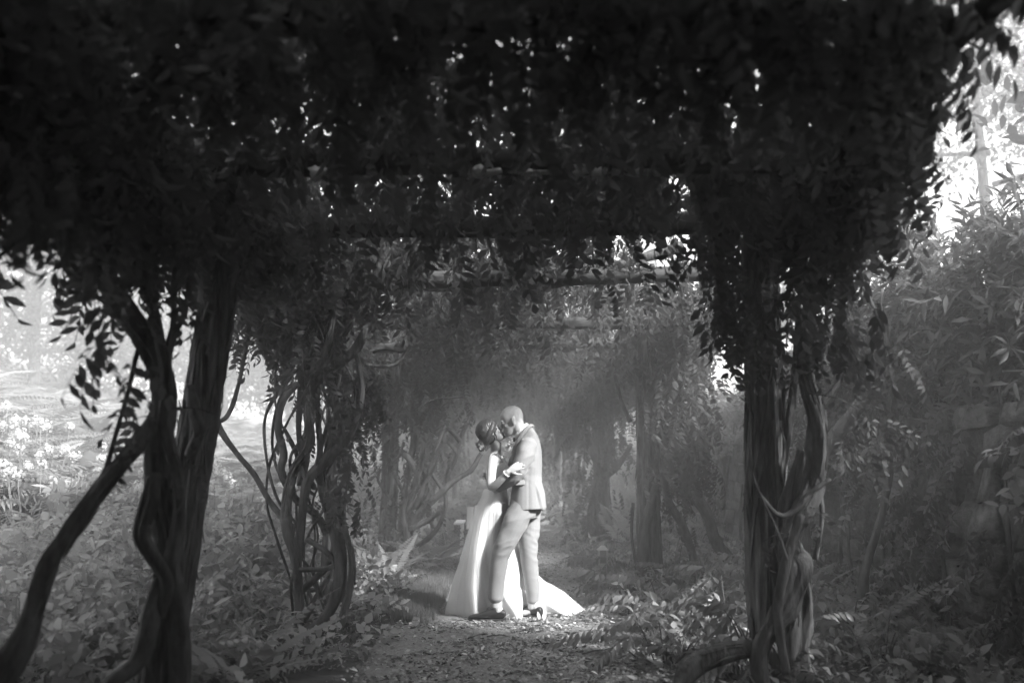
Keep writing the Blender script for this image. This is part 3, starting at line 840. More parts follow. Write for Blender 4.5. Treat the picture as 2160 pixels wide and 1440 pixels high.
LV = {
    'L1': fringe(-1, 2.95, 150) + shade_curtain(-1, 5000) + canopy(-9, 2.4, -1, 420) + canopy(2.4, 6.0, -1, 280) + column(420, 300, 440, 4.9, 60, 300) + column(60, 230, 410, 3.3, 70, 60) + column(330, 400, 560, 4.5, 60, 60) + column(230, 580, 840, 4.2, 35, 9) + column(560, 400, 560, 5.8, 60, 150) + column(190, 380, 590, 4.4, 30, 34),
    'L2': canopy(6.0, 10.2, -1, 190) + column(560, 560, 720, 7.4, 50, 170) + column(700, 470, 640, 7.9, 80, 300) + column(725, 780, 1080, 7.7, 18, 70) + column(660, 660, 780, 7.8, 50, 50) + column(760, 760, 880, 8.2, 30, 90),
    'L3': canopy(10.2, 14.8, -1, 280) + column(860, 760, 880, 12.2, 60, 260, .6) + column(800, 880, 1130, 12.4, 30, 60) + column(870, 900, 1100, 12.3, 40, 45),
    'L4': canopy(14.8, 20, -1, 230) + column(910, 820, 1000, 17, 25, 160),
    'L5': canopy(20, 32, -1, 170) + column(960, 830, 1000, 22.5, 14, 160),
    'R1': fringe(1, 2.95, 150) + shade_curtain(1, 6000) + canopy(-9, 2.4, 1, 420) + canopy(2.4, 8.0, 1, 280, GAP) + column(1730, 480, 700, 5.6, 50, 130) + column(1540, 560, 660, 5.7, 35, 45) + column(1560, 640, 710, 5.6, 20, 14) + column(1800, 560, 760, 5.8, 60, 90) + column(1760, 300, 480, 5.6, 100, 260) + column(1830, 870, 930, 6, 50, 14) + column(1510, 420, 540, 6.0, 40, 70),
    'R2': canopy(8.0, 12.8, 1, 180, GAP) + column(1445, 660, 900, 10.4, 36, 330, .5) + column(1360, 620, 760, 10.2, 60, 170, .5) + column(1420, 900, 1100, 10.4, 40, 60),
    'R3': canopy(12.8, 17.4, 1, 260) + column(1275, 760, 960, 14.8, 35, 260) + column(1250, 960, 1180, 14.8, 28, 130),
    'R4': canopy(17.4, 22.5, 1, 220) + column(1215, 820, 1120, 19.4, 20, 260),
    'R5': canopy(22.5, 32, 1, 170) + column(1175, 830, 1080, 24, 20, 220),
}
alln = []; arr = []
for k in LV:
    a = np.concatenate(LV[k])
    # keep the open air between eye and couple free
    a = a[~((np.abs(a[:, 0]) < 1.0) & (a[:, 2] < 2.25) & (a[:, 1] < 10.5))]
    a = a[~((a[:, 1] < 2.1) & (np.abs(a[:, 0]) < 1.1) & (a[:, 2] < 2.3))]
    jy = rng.normal(.15, .5, len(a)); jx = rng.normal(0, .22, len(a))
    lit = (a[:, 1] > 6.15 + .4 * jx) & (a[:, 1] < 8.75 + jy)
    a = a[~(lit & (a[:, 0] > 1.0 + jx) & (a[:, 2] > 1.9))]
    a = a[~((a[:, 1] > 5.45) & (a[:, 1] < 6.2) & (a[:, 0] > 1.65) & (a[:, 2] > 2.1) & (rng.random(len(a)) < .8))]
    lit = (a[:, 1] > 6.5) & (a[:, 1] < 10.2) & (a[:, 0] > .4) & (a[:, 2] > 2.3)
    a = a[~(lit & (rng.random(len(a)) < .5))]
    a = a[~((a[:, 0] > 0.62 + .26 * np.clip(a[:, 1], 2.6, 4.8) + rng.normal(0, .05, len(a))) & (a[:, 1] < 5.5) & (a[:, 1] > 2.2) & (a[:, 2] > 2.2))]
    a = a[~((a[:, 1] > 5.5) & (a[:, 1] < 7.1) & (a[:, 0] < -1.4) & (a[:, 2] < 2.55))]
    a = a[~((a[:, 1] > 8.9) & (a[:, 1] < 11.8) & (a[:, 0] < -1.35) & (a[:, 2] < 2.5))]
    a = a[~((a[:, 1] > 11.2) & (a[:, 1] < 14.2) & (a[:, 0] > 1.1) & (a[:, 2] < 2.75) & (rng.random(len(a)) < .9))]
    a = a[~((a[:, 1] > 10.6) & (a[:, 1] < 15) & (a[:, 0] > .5) & (a[:, 2] > 2.2) & (rng.random(len(a)) < .6))]
    a = a[~((a[:, 1] > 8.8) & (a[:, 1] < 12) & (a[:, 0] < -1.1) & (a[:, 2] > 2.2) & (rng.random(len(a)) < .85))]
    a = a[~((a[:, 1] > 3.85) & (a[:, 1] < 4.68) & (np.abs(a[:, 0]) < 1.3) & (a[:, 2] < 2.80))]
    for yr in (5.9, 7.5, 9.9): a = a[~((a[:, 1] > yr - .4) & (a[:, 1] < yr + .05) & (np.abs(a[:, 0] + .1) < .9) & (a[:, 2] < 2.78) & (rng.random(len(a)) < .8))]
    LV[k] = a
    if k == 'R2':   # the leafy flank of the second post and sprays on the rafter above the opening stay
        a = np.concatenate([a] + column(1448, 640, 1010, 9.85, 26, 380, .3) + [np.stack([rng.uniform(.9, 1.9, 24), 7.4 + rng.normal(0, .07, 24), rng.uniform(2.55, 2.85, 24), rng.random(24) * 6.28, rng.uniform(.6, 1.5, 24), rng.normal(0, .5, 24), rng.uniform(.7, 1, 24)], -1)])
        LV[k] = a
    alln += [k] * len(a); arr.append(a)
arr = np.concatenate(arr); alln = np.array(alln)


def seen_px(arr, step=4.0):
    """how many coarse picture cells each leaf shows in (a depth buffer on points along every leaf)"""
    yaw, pit = arr[:, 3], arr[:, 4]
    d = np.stack([np.cos(yaw) * np.cos(pit), np.sin(yaw) * np.cos(pit), -np.sin(pit)], -1)
    W_, H_ = int(2160 / step), int(1440 / step)
    zb = np.full(W_ * H_, 1e9); cells = []; deps = []
    side = np.stack([-np.sin(yaw), np.cos(yaw), 0 * yaw], -1)
    for t in np.linspace(.15, 1, 8):
        for s in (-.04, 0, .04):
            p = arr[:, :3] + d * (.3 * arr[:, 6] * t)[:, None] + side * s
            rel = p - np.array([0, 0, H])
            dep = rel @ np.array(FWD); ux = rel[:, 0] / dep * F + 1080; uy = 720 - (rel @ np.array(UPV)) / dep * F
            ok = (dep > .4) & (ux >= 0) & (ux < 2159) & (uy >= 0) & (uy < 1439)
            c = np.where(ok, (uy / step).astype(int).clip(0, H_ - 1) * W_ + (ux / step).astype(int).clip(0, W_ - 1), -1)
            np.minimum.at(zb, c[ok], dep[ok]); cells.append(c); deps.append(dep)
    cnt = np.zeros(len(arr))
    for c, dp in zip(cells, deps):
        v = (c >= 0) & (dp <= zb[np.maximum(c, 0)] + .02); cnt += v
    return cnt


cnt = seen_px(arr)
for k in vines:
    idx = np.where(alln == k)[0]
    order = idx[np.argsort(-cnt[idx] / np.maximum(1, arr[idx, 1]))]
    lim = {'L1': 260, 'L2': 260, 'R1': 280, 'R2': 240, 'L3': 180, 'R3': 140}.get(k, 60)
    pick = [i for i in order[:lim] if cnt[i] >= 2]
    rest = np.setdiff1d(idx, pick)
    v = vines[k]
    for i in pick:
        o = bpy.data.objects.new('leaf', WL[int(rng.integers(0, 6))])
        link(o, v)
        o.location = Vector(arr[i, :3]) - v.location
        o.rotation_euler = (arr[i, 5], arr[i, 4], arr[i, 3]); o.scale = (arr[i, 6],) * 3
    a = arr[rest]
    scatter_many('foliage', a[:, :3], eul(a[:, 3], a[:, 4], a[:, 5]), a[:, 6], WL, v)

# ------------------------------------------------------------------ dry-stone wall and the planted bank above it
wall = thing('stone_wall', 'long dark retaining wall of rough stacked field stones beside the pergola', 'wall', (WALLX, 10, 0))
g = Geo(); g.box((WALLX + .14, 17, .84), (.2, 42, 1.70)); put('core', g.mesh('core', [M['core']], False), wall)


def stone_mesh(i):
    bm = bmesh.new(); bmesh.ops.create_cube(bm, size=1)
    rd = random.Random(i)
    bmesh.ops.bevel(bm, geom=bm.edges[:], offset=.09, segments=1, affect='EDGES')
    for v in bm.verts: v.co += Vector((rd.uniform(-.12, .12), rd.uniform(-.1, .1), rd.uniform(-.1, .1)))
    me = bpy.data.meshes.new('stone'); bm.to_mesh(me); bm.free(); me.materials.append(M['stone'])
    me.polygons.foreach_set('use_smooth', [True] * len(me.polygons))
    return me


ST = [stone_mesh(i) for i in range(9)]
z = 0.0; ns = 0
far_stones = []
while z < 1.62:
    h = random.uniform(.15, .29)
    if z + h > 1.72: h = 1.72 - z
    y = 5.2 + random.uniform(0, .3)
    while y < 36:
        ln = random.uniform(.2, .52) * (1 if y < 14 else 1.6)
        pos = Vector((WALLX + random.uniform(-.06, .05), y + ln / 2, z + h / 2)); sc = (.3, ln * 1.03, h * 1.05)
        if y < 14 and ns < 295:
            o = bpy.data.objects.new('stone', ST[random.randrange(9)]); link(o, wall)
            o.location = pos - wall.location; o.scale = sc; o.rotation_euler = (random.uniform(-.1, .1), random.uniform(-.08, .08), random.uniform(-.08, .08)); ns += 1
        else: far_stones.append((pos, sc))
        y += ln
    z += h
g = Geo()
for i, (p, s) in enumerate(far_stones):
    me = ST[i % 9]; g.add([(p.x + v.co.x * s[0], p.y + v.co.y * s[1], p.z + v.co.z * s[2]) for v in me.vertices], [tuple(f.vertices) for f in me.polygons])
o = put('far_stones', g.mesh('far_stones', [M['stone']]), wall); o['kind'] = 'stuff'


def bush(name, label, cat, c, rad, n, meshes, sc=(.8, 1.3), group=None, stems=4, hang=None, base=None):
    """a shrub: stems from the ground and shoots spread through an uneven crown"""
    cx, cy_ = c[0], c[1]; zb = float(gz(cx, cy_)) if base is None else base
    v = thing(name, label, cat, (cx, cy_, zb), group)
    g = Geo()
    for i in range(stems):
        a = random.uniform(0, 6.28); q = random.uniform(.3, .75)
        top = Vector((cx + rad[0] * q * math.cos(a), cy_ + rad[1] * q * math.sin(a), zb + c[2] + rad[2] * random.uniform(0, .6)))
        b = Vector((cx + .06 * math.cos(a), cy_ + .06 * math.sin(a), zb - .05))
        tube(g, [b, b.lerp(top, .5) + Vector((random.uniform(-.1, .1), random.uniform(-.1, .1), .1)), top], [.03 * rad[2], .02 * rad[2], .008], sides=6, step=.2)
    put('stem', g.mesh('stem', [M['bark']]), v)
    dd = rng.normal(0, 1, (n, 3)); dd /= np.linalg.norm(dd, axis=1)[:, None]
    lump = np.array([noise.noise(Vector(q * 1.9) + Vector((cx, cy_, 0))) + .6 * noise.noise(Vector(q * 4.5) + Vector((cx, cy_, 7))) for q in dd])
    r = (rng.random(n) ** .4) * (1 + .45 * lump)
    p = np.stack([cx + dd[:, 0] * rad[0] * r, cy_ + dd[:, 1] * rad[1] * r, zb + c[2] + dd[:, 2] * rad[2] * r], -1)
    k = p[:, 2] > zb + .02 if hang is None else p[:, 2] > hang
    p = p[k]; dd = dd[k]; m_ = len(p)
    yaw = np.arctan2(dd[:, 1], dd[:, 0]) + rng.normal(0, .7, m_)
    scatter_many('foliage', p, eul(yaw, rng.normal(.15, .5, m_) - .5 * dd[:, 2], rng.normal(0, .5, m_)), rng.uniform(sc[0], sc[1], m_), meshes, v)
    return v


gb = 'shrubs crowding the top of the stone wall'
for i, (x, y, zc, rx, ry, rz, n) in enumerate([(4.15, 6.9, .4, .9, 1.0, 1.0, 1400), (4.1, 8.7, .45, 1.0, 1.1, 1.0, 1500), (4.3, 10.4, .3, 1.1, 1.2, .7, 1200), (4.4, 12.6, .25, 1.0, 1.2, .65, 1000),
                                               (4.5, 15.2, .1, 1.0, 1.4, .5, 700), (4.5, 18.6, .1, 1.0, 1.5, .5, 600), (4.8, 22.5, .1, 1.1, 1.8, .5, 500), (5.2, 27, .1, 1.2, 2.2, .5, 500)]):
    lab = ['dark narrow leaved shrub spilling over the wall at the photo right edge', 'narrow leaved shrub with bright sunlit tips above the leaning log'][i] if i < 2 else 'narrow leaved shrub on the wall top, %s along it from the front' % ['third', 'fourth', 'fifth', 'sixth', 'seventh', 'eighth'][i - 2]
    bush('bank_shrub', lab, 'shrub', (x, y, zc), (rx, ry, rz), n, LN, (.9, 1.5), gb, 5, hang=1.1)


n = 2000
yy = 5.2 + 22 * rng.random(n) ** 1.3; zz = 1.95 - 1.9 * rng.random(n) ** .75
cl = np.array([noise.noise(Vector((b * .55, c * .5, 2.))) + .5 * noise.noise(Vector((b * 1.6, c * 1.4, 5.))) for b, c in zip(yy, zz)]) + .45 * (zz > 1.4) + .25 * (zz < .4)
k = cl > .17; yy = yy[k]; zz = zz[k]; n = len(yy)
cr_ = thing('wall_creeper', 'dark creeper straggling over the stones of the retaining wall', 'creeper', (WALLX - .2, 10, 0))
scatter_many('foliage', np.stack([WALLX - .17 - .12 * rng.random(n), yy, zz], -1), eul(PI + rng.normal(0, .9, n), rng.uniform(.2, 1.4, n), rng.normal(0, .5, n)), rng.uniform(.7, 1.2, n), [WL[0], WL[2], SP[2]], cr_)
for i in range(16):
    y = random.uniform(5.8, 15); x = WALLX - .18
    part_tube('stem', cr_, [(x, y, -.05), (x - .03, y + random.uniform(-.2, .2), .6), (x + .1, y + random.uniform(-.5, .5), 1.85)], [random.uniform(.012, .03), .014, .008], M['bark'], sides=6, step=.1)

# ------------------------------------------------------------------ leaning trunks in front of the wall
def trunk(label, traces, Y, cat='tree trunk', name='leaning_trunk'):
    p0 = at(traces[0][0][-1][0], traces[0][0][-1][1], Y)
    v = thing(name, label, cat, (p0.x, p0.y, 0))
    for i, (tr, r, gr) in enumerate(traces):
        P = PX(tr, Y); rad = [(r[0] + (r[-1] - r[0]) * j / (len(P) - 1)) * p.y / F for j, p in enumerate(P)]
        if gr and P[-1].z > 0: P.append(Vector((P[-1].x, P[-1].y, -.08))); rad.append(rad[-1] * 1.2)
        part_tube('trunk' if i == 0 else 'branch', v, P, rad, M['bark'], sides=14, lobes=2, twist=3, ridge=.2, seed=200 + i + int(Y * 10), rough=.12)
    return v


trunk('slanting bare log leaning up from the twisted vine to the bank, with forked top', [
    ([(1888, 752), (1850, 800), (1800, 872), (1740, 945), (1700, 1000), (1690, 1150)], (15, 17), True),
    ([(1800, 560), (1838, 640), (1868, 690), (1878, 760)], (4, 7), False),
    ([(1862, 610), (1858, 650), (1870, 700)], (3, 5), False)], 7.6)
trunk('pale crooked stem climbing the stones with a long limb bent to the photo edge', [
    ([(1880, 985), (1872, 1030), (1855, 1100), (1828, 1190), (1820, 1240)], (7, 10), True),
    ([(2240, 800), (2160, 850), (2070, 900), (2005, 932), (1960, 955), (1905, 985), (1882, 990)], (12, 8), False)], 7.7)
trunk('dim upright stem standing against the stones under the bank shrubs', [
    ([(1985, 760), (1975, 850), (1972, 960), (1945, 1080), (1932, 1180), (1940, 1240)], (11, 15), True)], 7.8)
tw = thing('arching_shoot', 'thin arching shoot with pale sunlit leaves in front of the dark wall', 'shoot', tuple(at(2060, 900, 7.0)))
part_tube('stem', tw, PX([(2135, 800), (2120, 850), (2085, 930), (2045, 990), (1995, 1030)], 7.0), [.006, .005, .005, .004, .003], M['bark'], sides=6)
for (px, py, ya) in [(2135, 870, 2.6), (2100, 905, 2.9), (2070, 960, 3.0), (2045, 985, 2.7), (2015, 1020, 3.1), (2000, 1030, 3.3)]:
    o = bpy.data.objects.new('leaf', WL[2]); link(o, tw); o.location = at(px, py, 6.95) - tw.location; o.rotation_euler = (.4, .35, ya); o.scale = (.55,) * 3

# ------------------------------------------------------------------ undergrowth
# right of the path: young wisteria suckers and ferny growth
def low_plant(name, label, cat, x, y, n, meshes, R_, hgt, sc, group, mm='bark'):
    zb = float(gz(x, y))
    v = thing(name, label, cat, (x, y, zb), group)
    g = Geo(); P = []; E_ = []
    for i in range(n):
        a = random.uniform(0, 6.28); l = R_ * random.random() ** .7
        t = Vector((x + l * math.cos(a), y + l * math.sin(a), zb + hgt * random.uniform(.25, 1) * (1 - .45 * l / R_)))
        b = Vector((x + .3 * l * math.cos(a), y + .3 * l * math.sin(a), zb - .03))
        if i % 3 == 0: tube(g, [b, b.lerp(t, .6) + Vector((0, 0, .05)), t], [.006, .005, .003], sides=5, step=.12)
        P.append(t); E_.append((random.gauss(0, .4), random.uniform(-.5, .5), a + random.gauss(0, .6)))
    put('stem', g.mesh('stem', [M[mm]]), v)
    return v, P, E_


def leaves_of(v, P, E_, sc, meshes, pname='leaf'):
    for p, e in zip(P, E_):
        o = bpy.data.objects.new(pname, random.choice(meshes)); link(o, v)
        o.location = Vector(p) - v.location; o.rotation_euler = e; s = random.uniform(*sc); o.scale = (s, s, s)


gs = 'young wisteria plants carpeting the ground right of the path'
spots = [(1.05, 6.6), (1.45, 6.9), (1.2, 7.4), (1.75, 7.3), (1.3, 8.05), (1.62, 8.1), (1.95, 8.0), (1.25, 8.8), (1.65, 8.9), (2.2, 8.7), (1.3, 9.6), (1.85, 9.7), (2.4, 9.6), (1.25, 10.9), (1.8, 11), (2.5, 11), (1.3, 12.5), (2.0, 12.6),
         (2.3, 7.0), (2.7, 7.6), (2.9, 8.6), (2.2, 6.2), (2.75, 6.6), (1.5, 6.1), (1.18, 9.25), (2.95, 10.2), (1.4, 14), (2.2, 14.5)]
ORD = ['nearest', 'second', 'third', 'fourth', 'fifth', 'sixth', 'seventh', 'eighth', 'ninth', 'tenth', 'eleventh', 'twelfth', 'thirteenth', 'fourteenth']
spots.sort(key=lambda q: q[1])
rows_ = {}
for (x, y) in spots:
    row = 'along the right path edge' if x < 1.42 else 'in the strip between path and wall' if x < 2.15 else 'along the foot of the stone wall'
    rows_[row] = rows_.get(row, -1) + 1
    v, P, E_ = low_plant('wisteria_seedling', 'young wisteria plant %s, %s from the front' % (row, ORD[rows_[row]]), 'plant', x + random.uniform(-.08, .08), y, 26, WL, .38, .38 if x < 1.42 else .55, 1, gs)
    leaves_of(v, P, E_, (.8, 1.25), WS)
gf = 'ferns among the undergrowth'


def fern(label, x, y, s, n=11, zb=None):
    zb = float(gz(x, y)) if zb is None else zb
    v = thing('fern', label, 'fern', (x, y, zb), gf)
    for i in range(n):
        o = bpy.data.objects.new('frond', random.choice(FR)); link(o, v)
        a = 2 * PI * i / n + random.uniform(-.3, .3)
        o.rotation_euler = (random.gauss(0, .25), random.uniform(-1.15, -.35), a); q = s * random.uniform(.75, 1.15); o.scale = (q, q, q)


fern('large fern with arching fronds at the foot of the fanned wisteria stems', -1.75, 11.3, 1.2, 14)
fern('drooping pale fern leaning to the path in front of the slim stems', -1.35, 11.0, .8, 11)
fern('fern spreading toward the white garden chair', -1.0, 12.3, 1.15, 12)
fern('low dark fern at the very front left corner', -1.55, 5.6, .9, 12)
fern('bright fern standing in the left undergrowth nearest the leaning post', -2.75, 7.0, 1.0, 12)
fern('bright fern standing in the left undergrowth by the outermost shrubs', -3.4, 7.9, 1.1, 12)
fern('fern tucked behind the knotted bare stems', -1.8, 8.9, .9, 11)
for (x, y, s), q in zip([(3.05, 7.0, .8), (2.5, 7.3, .9), (3.0, 8.0, .9), (2.6, 9.0, .9)], ('nearest the front', 'second from the front', 'third from the front', 'farthest back')):
    fern('dark fern at the foot of the stone wall, %s' % q, x, y, s)
# left of the path: leafy shrubs, white phlox, bracken
gl = 'broad leaved shrubs left of the path'
for i, (x, y, h, r, n) in enumerate(sorted([(-2.3, 6.6, .5, .6, 330), (-2.9, 6.4, .5, .6, 330), (-2.6, 7.6, .6, .6, 360), (-3.3, 7.5, .6, .65, 360), (-2.3, 8.5, .6, .6, 340),
                                     (-3.0, 8.7, .6, .65, 340), (-3.7, 8.6, .6, .65, 340), (-2.0, 5.7, .35, .45, 220), (-2.4, 5.2, .4, .5, 240), (-1.45, 9.3, .25, .35, 110), (-2.0, 9.8, .5, .5, 260), (-2.7, 9.8, .55, .6, 300), (-3.6, 10, .55, .7, 320)], key=lambda q: q[1])):
    row = 'close to the left path edge' if x > -2.2 else 'in the middle of the left undergrowth' if x > -2.95 else 'at the meadow edge of the left undergrowth'
    rows_[row] = rows_.get(row, -1) + 1
    bush('leafy_shrub', 'broad leaved shrub %s, %s from the front' % (row, ORD[rows_[row]]), 'shrub', (x, y, h * .5), (r, r, h * .8), n, SPP if x < -2.4 else [SP + SPP[:1], SP + SPP[2:], SPP][i % 3], (.45, 1.15), gl, 5)


def phlox(x, y, h, nst, lab):
    zb = float(gz(x, y))
    v = thing('phlox', lab, 'flower', (x, y, zb), 'white flowers in the meadow left of the path')
    g = Geo()
    for i in range(nst):
        a = random.uniform(0, 6.28); r = .28 * random.random() ** .5; hh = h * random.uniform(.8, 1.1)
        t = Vector((x + r * 1.3 * math.cos(a), y + r * 1.3 * math.sin(a), zb + hh)); b = Vector((x + r * .6 * math.cos(a), y + r * .6 * math.sin(a), zb - .03))
        tube(g, [b, b.lerp(t, .5), t], [.006, .005, .004], sides=5, step=.2)
        for k in range(5):
            p = b.lerp(t, .3 + .12 * k)
            for s in (0, PI):
                leaflet(g, p, (math.cos(k * 1.6 + s + a), math.sin(k * 1.6 + s + a), .15), (0, 0, 1), .1, .03, n=2)
        f = Geo(); rd = random.Random(i * 7 + int(x * 100))
        for q in range(46):
            dr = Vector((rd.gauss(0, 1), rd.gauss(0, 1), rd.gauss(.3, .8))).normalized()
            c = t + Vector((0, 0, .03)) + Vector((dr.x * .058, dr.y * .058, dr.z * .068)) * rd.uniform(.6, 1)
            u = dr.orthogonal().normalized(); w_ = dr.cross(u)
            for m_ in range(5):
                aa = 2 * PI * m_ / 5; ab = aa + .55; s_ = .014
                f.add([c, c + (u * math.cos(aa - .5) + w_ * math.sin(aa - .5)) * s_ * .7, c + (u * math.cos(aa) + w_ * math.sin(aa)) * s_ + dr * .003, c + (u * math.cos(ab) + w_ * math.sin(ab)) * s_ * .7], [(0, 1, 2, 3)])
        put('flower_head', f.mesh('flower_head', [M['petal']]), v)
    put('stem', g.mesh('stem', [M['broad']]), v)


for (x, y, h, ns_) in sorted([(-4.0, 8.6, 1.05, 8), (-3.4, 8.9, 1.1, 9), (-4.5, 9.4, 1.1, 8), (-3.2, 9.6, 1.0, 8), (-2.9, 8.4, .95, 7), (-2.6, 9.2, .95, 6), (-3.9, 10.2, 1.1, 8), (-4.9, 10.6, 1.1, 8), (-5.2, 9.6, 1.1, 8), (-2.5, 10.4, .9, 6), (-3.3, 11, 1.0, 7), (-5.6, 11.2, 1.1, 8), (-4.4, 11.6, 1.0, 7), (-2.3, 11.6, .9, 6)], key=lambda q: q[1]):
    row = 'between the leaning post and the knotted stems' if x / y > -.33 else 'in the meadow left of the leaning post'
    rows_[row] = rows_.get(row, -1) + 1
    phlox(x, y, h, ns_, 'pale flowered tall plant %s, %s from the front' % (row, ORD[rows_[row]]))
# bracken running up the bright slope, uncountable
n = 9500
yy = 9.6 + 27 * rng.random(n) ** 1.35; xx = -2.3 - (yy * .62) * rng.random(n)
zz = gz(xx, yy) + .25 + .5 * rng.random(n)
scatter_many('bracken', np.stack([xx, yy, zz], -1), eul(rng.random(n) * 6.28, rng.uniform(-.7, .25, n), rng.normal(0, .3, n)), rng.uniform(.8, 1.5, n), FR)
# ground cover
n = 7000
yy = 4.6 + 10 * rng.random(n); xx = np.where(rng.random(n) < .5, -1.0 - 3.6 * rng.random(n), 1.0 + 2.3 * rng.random(n))
ok = ~((yy < 6.2) & (np.abs(xx) < 1.3)); xx = xx[ok]; yy = yy[ok]; n = len(xx)
zz = gz(xx, yy) + .02 + .12 * rng.random(n)
scatter_many('ground_cover', np.stack([xx, yy, zz], -1), eul(rng.random(n) * 6.28, rng.normal(-.1, .4, n), rng.normal(0, .4, n)), rng.uniform(.5, .95, n), [SP[0], SPP[1], WL[0], WL[2]])
n = 1800
yy = 14 + 20 * rng.random(n); xx = np.where(rng.random(n) < .5, -1.0 - 2.2 * rng.random(n), 1.0 + 2.3 * rng.random(n))
zz = gz(xx, yy) + .05 + .5 * rng.random(n) ** 2
scatter_many('ground_cover', np.stack([xx, yy, zz], -1), eul(rng.random(n) * 6.28, rng.normal(-.2, .4, n), rng.normal(0, .4, n)), rng.uniform(.9, 1.5, n), [SP[0], SP[2], WL[0], FR[0]])
# grass tufts at the left edge of the path
g = Geo()
for i in range(16):
    a = random.uniform(0, 6.28); l = random.uniform(.06, .14); d = Vector((math.cos(a) * .45, math.sin(a) * .45, 1))
    leaflet(g, (random.gauss(0, .012), random.gauss(0, .012), 0), d, (math.cos(a), math.sin(a), -.3), l, .005, droop=.25, n=2)
TUFT = g.mesh('grass_tuft', [M['grass']])
n = 2600
yy = rng.normal(9.6, .75, n); xx = -1.02 + .42 * rng.normal(0, .6, n)
ok = (xx < -.62) & (yy > 8); xx = xx[ok]; yy = yy[ok]
scatter('grass', np.stack([xx, yy, gz(xx, yy) + .012], -1), eul(rng.random(len(xx)) * 6.28, rng.normal(0, .2, len(xx)), rng.normal(0, .2, len(xx))), rng.uniform(.5, 1.1, len(xx)), TUFT)

# fallen leaves on the path: each one its own
FL = []
for i in range(5):
    g = Geo(); rd = random.Random(i + 50)
    leaflet(g, (-.04, 0, 0), (1, rd.uniform(-.2, .2), rd.uniform(-.1, .25)), (rd.uniform(-.3, .3), rd.uniform(-.3, .3), 1), .085, .036, fold=rd.uniform(-.5, .6), droop=rd.uniform(-.3, .35), n=4)
    FL.append(g.mesh('fallen_leaf', [M['fallen']]))
for i in range(230):
    y = 5.9 + 4.6 * random.random() ** 1.4; x = random.uniform(-1.0, 1.0)
    o = bpy.data.objects.new('fallen_leaf', FL[i % 5]); link(o)
    o.location = (x, y, .055); o.rotation_euler = (random.gauss(0, .25), random.gauss(0, .2), random.uniform(0, 6.28)); s = random.uniform(.4, .95) * (.6 if i % 3 else 1); o.scale = (s, s * random.uniform(.7, 1.2), s)
    tag(o, 'pale dry leaf lying on the dark mulch of the path', 'leaf', 'fallen leaves scattered over the path')
for i, (px, py) in enumerate([(1065, 1295), (1095, 1300), (1118, 1290), (1135, 1283), (1150, 1300), (1168, 1305), (1180, 1295), (1200, 1290), (1208, 1282), (1240, 1310), (1250, 1300)]):
    p = at(px, py, 8.15)
    o = bpy.data.objects.new('curled_leaf', FL[i % 5]); link(o); o.location = (p.x, p.y, .075); o.rotation_euler = (random.uniform(-.5, .5), -.7 + random.uniform(-.4, .4), random.uniform(0, 6.28)); o.scale = (.9, .9, .9)
    tag(o, 'dark curled leaf lying against the hem of the white gown', 'leaf', 'curled leaves at the gown hem')

for i in range(12):
    y = 6.0 + 3.6 * random.random(); x = random.uniform(-.9, .9); a = random.uniform(0, 6.28); l = random.uniform(.1, .26)
    g = Geo(); d = Vector((math.cos(a), math.sin(a), 0)); p0 = Vector((x, y, .05))
    tube(g, [p0, p0 + d * l * .5 + Vector((.01, .012, .012)), p0 + d * l], [.005, .004, .002], sides=5, step=.05)
    tag(put('twig', g.mesh('twig', [M['bark']])), 'thin dry twig lying among the leaves on the path', 'twig', 'twigs fallen on the path')

# ------------------------------------------------------------------ trees behind
def tree(label, x, y, h, cr, n, trunk_r=.16, low=.35, sc=(1.2, 2.2), group='trees beyond the meadow and the bank', limbs=7, zb=None):
    zb = float(gz(x, y)) if zb is None else zb
    v = thing('tree', label, 'tree', (x, y, zb), group)
    g = Geo(); top = Vector((x + random.uniform(-.4, .4), y, zb + h * .92))
    tube(g, [(x, y, zb - .2), (x + random.uniform(-.2, .2), y, zb + h * .4), top], [trunk_r, trunk_r * .7, trunk_r * .15], sides=9, step=.4)
    ends = []
    for i in range(limbs):
        t = low + (.9 - low) * i / limbs; b = Vector((x, y, zb + h * t)); a = i * 2.4 + random.uniform(-.4, .4); l = cr * (1.05 - .45 * t) * random.uniform(.7, 1.05)
        e = b + Vector((math.cos(a) * l, math.sin(a) * l, l * random.uniform(.15, .6))); ends.append((b, e))
        tube(g, [b, b.lerp(e, .5) + Vector((0, 0, -.1)), e], [trunk_r * .4, trunk_r * .25, .015], sides=6, step=.4)
    put('trunk', g.mesh('trunk', [M['bark']]), v)
    P = []
    for i in range(n):
        b, e = random.choice(ends); t = random.uniform(.3, 1.1); p = b.lerp(e, t)
        s = cr * .3
        P.append((p.x + random.gauss(0, s), p.y + random.gauss(0, s), p.z + random.gauss(0, s * .6)))
    P = np.array(P)
    for o in scatter_many('crown', P, eul(rng.random(n) * 6.28, rng.normal(0, .4, n), rng.normal(0, .4, n)), rng.uniform(sc[0], sc[1], n), TC, v): pass
    return v


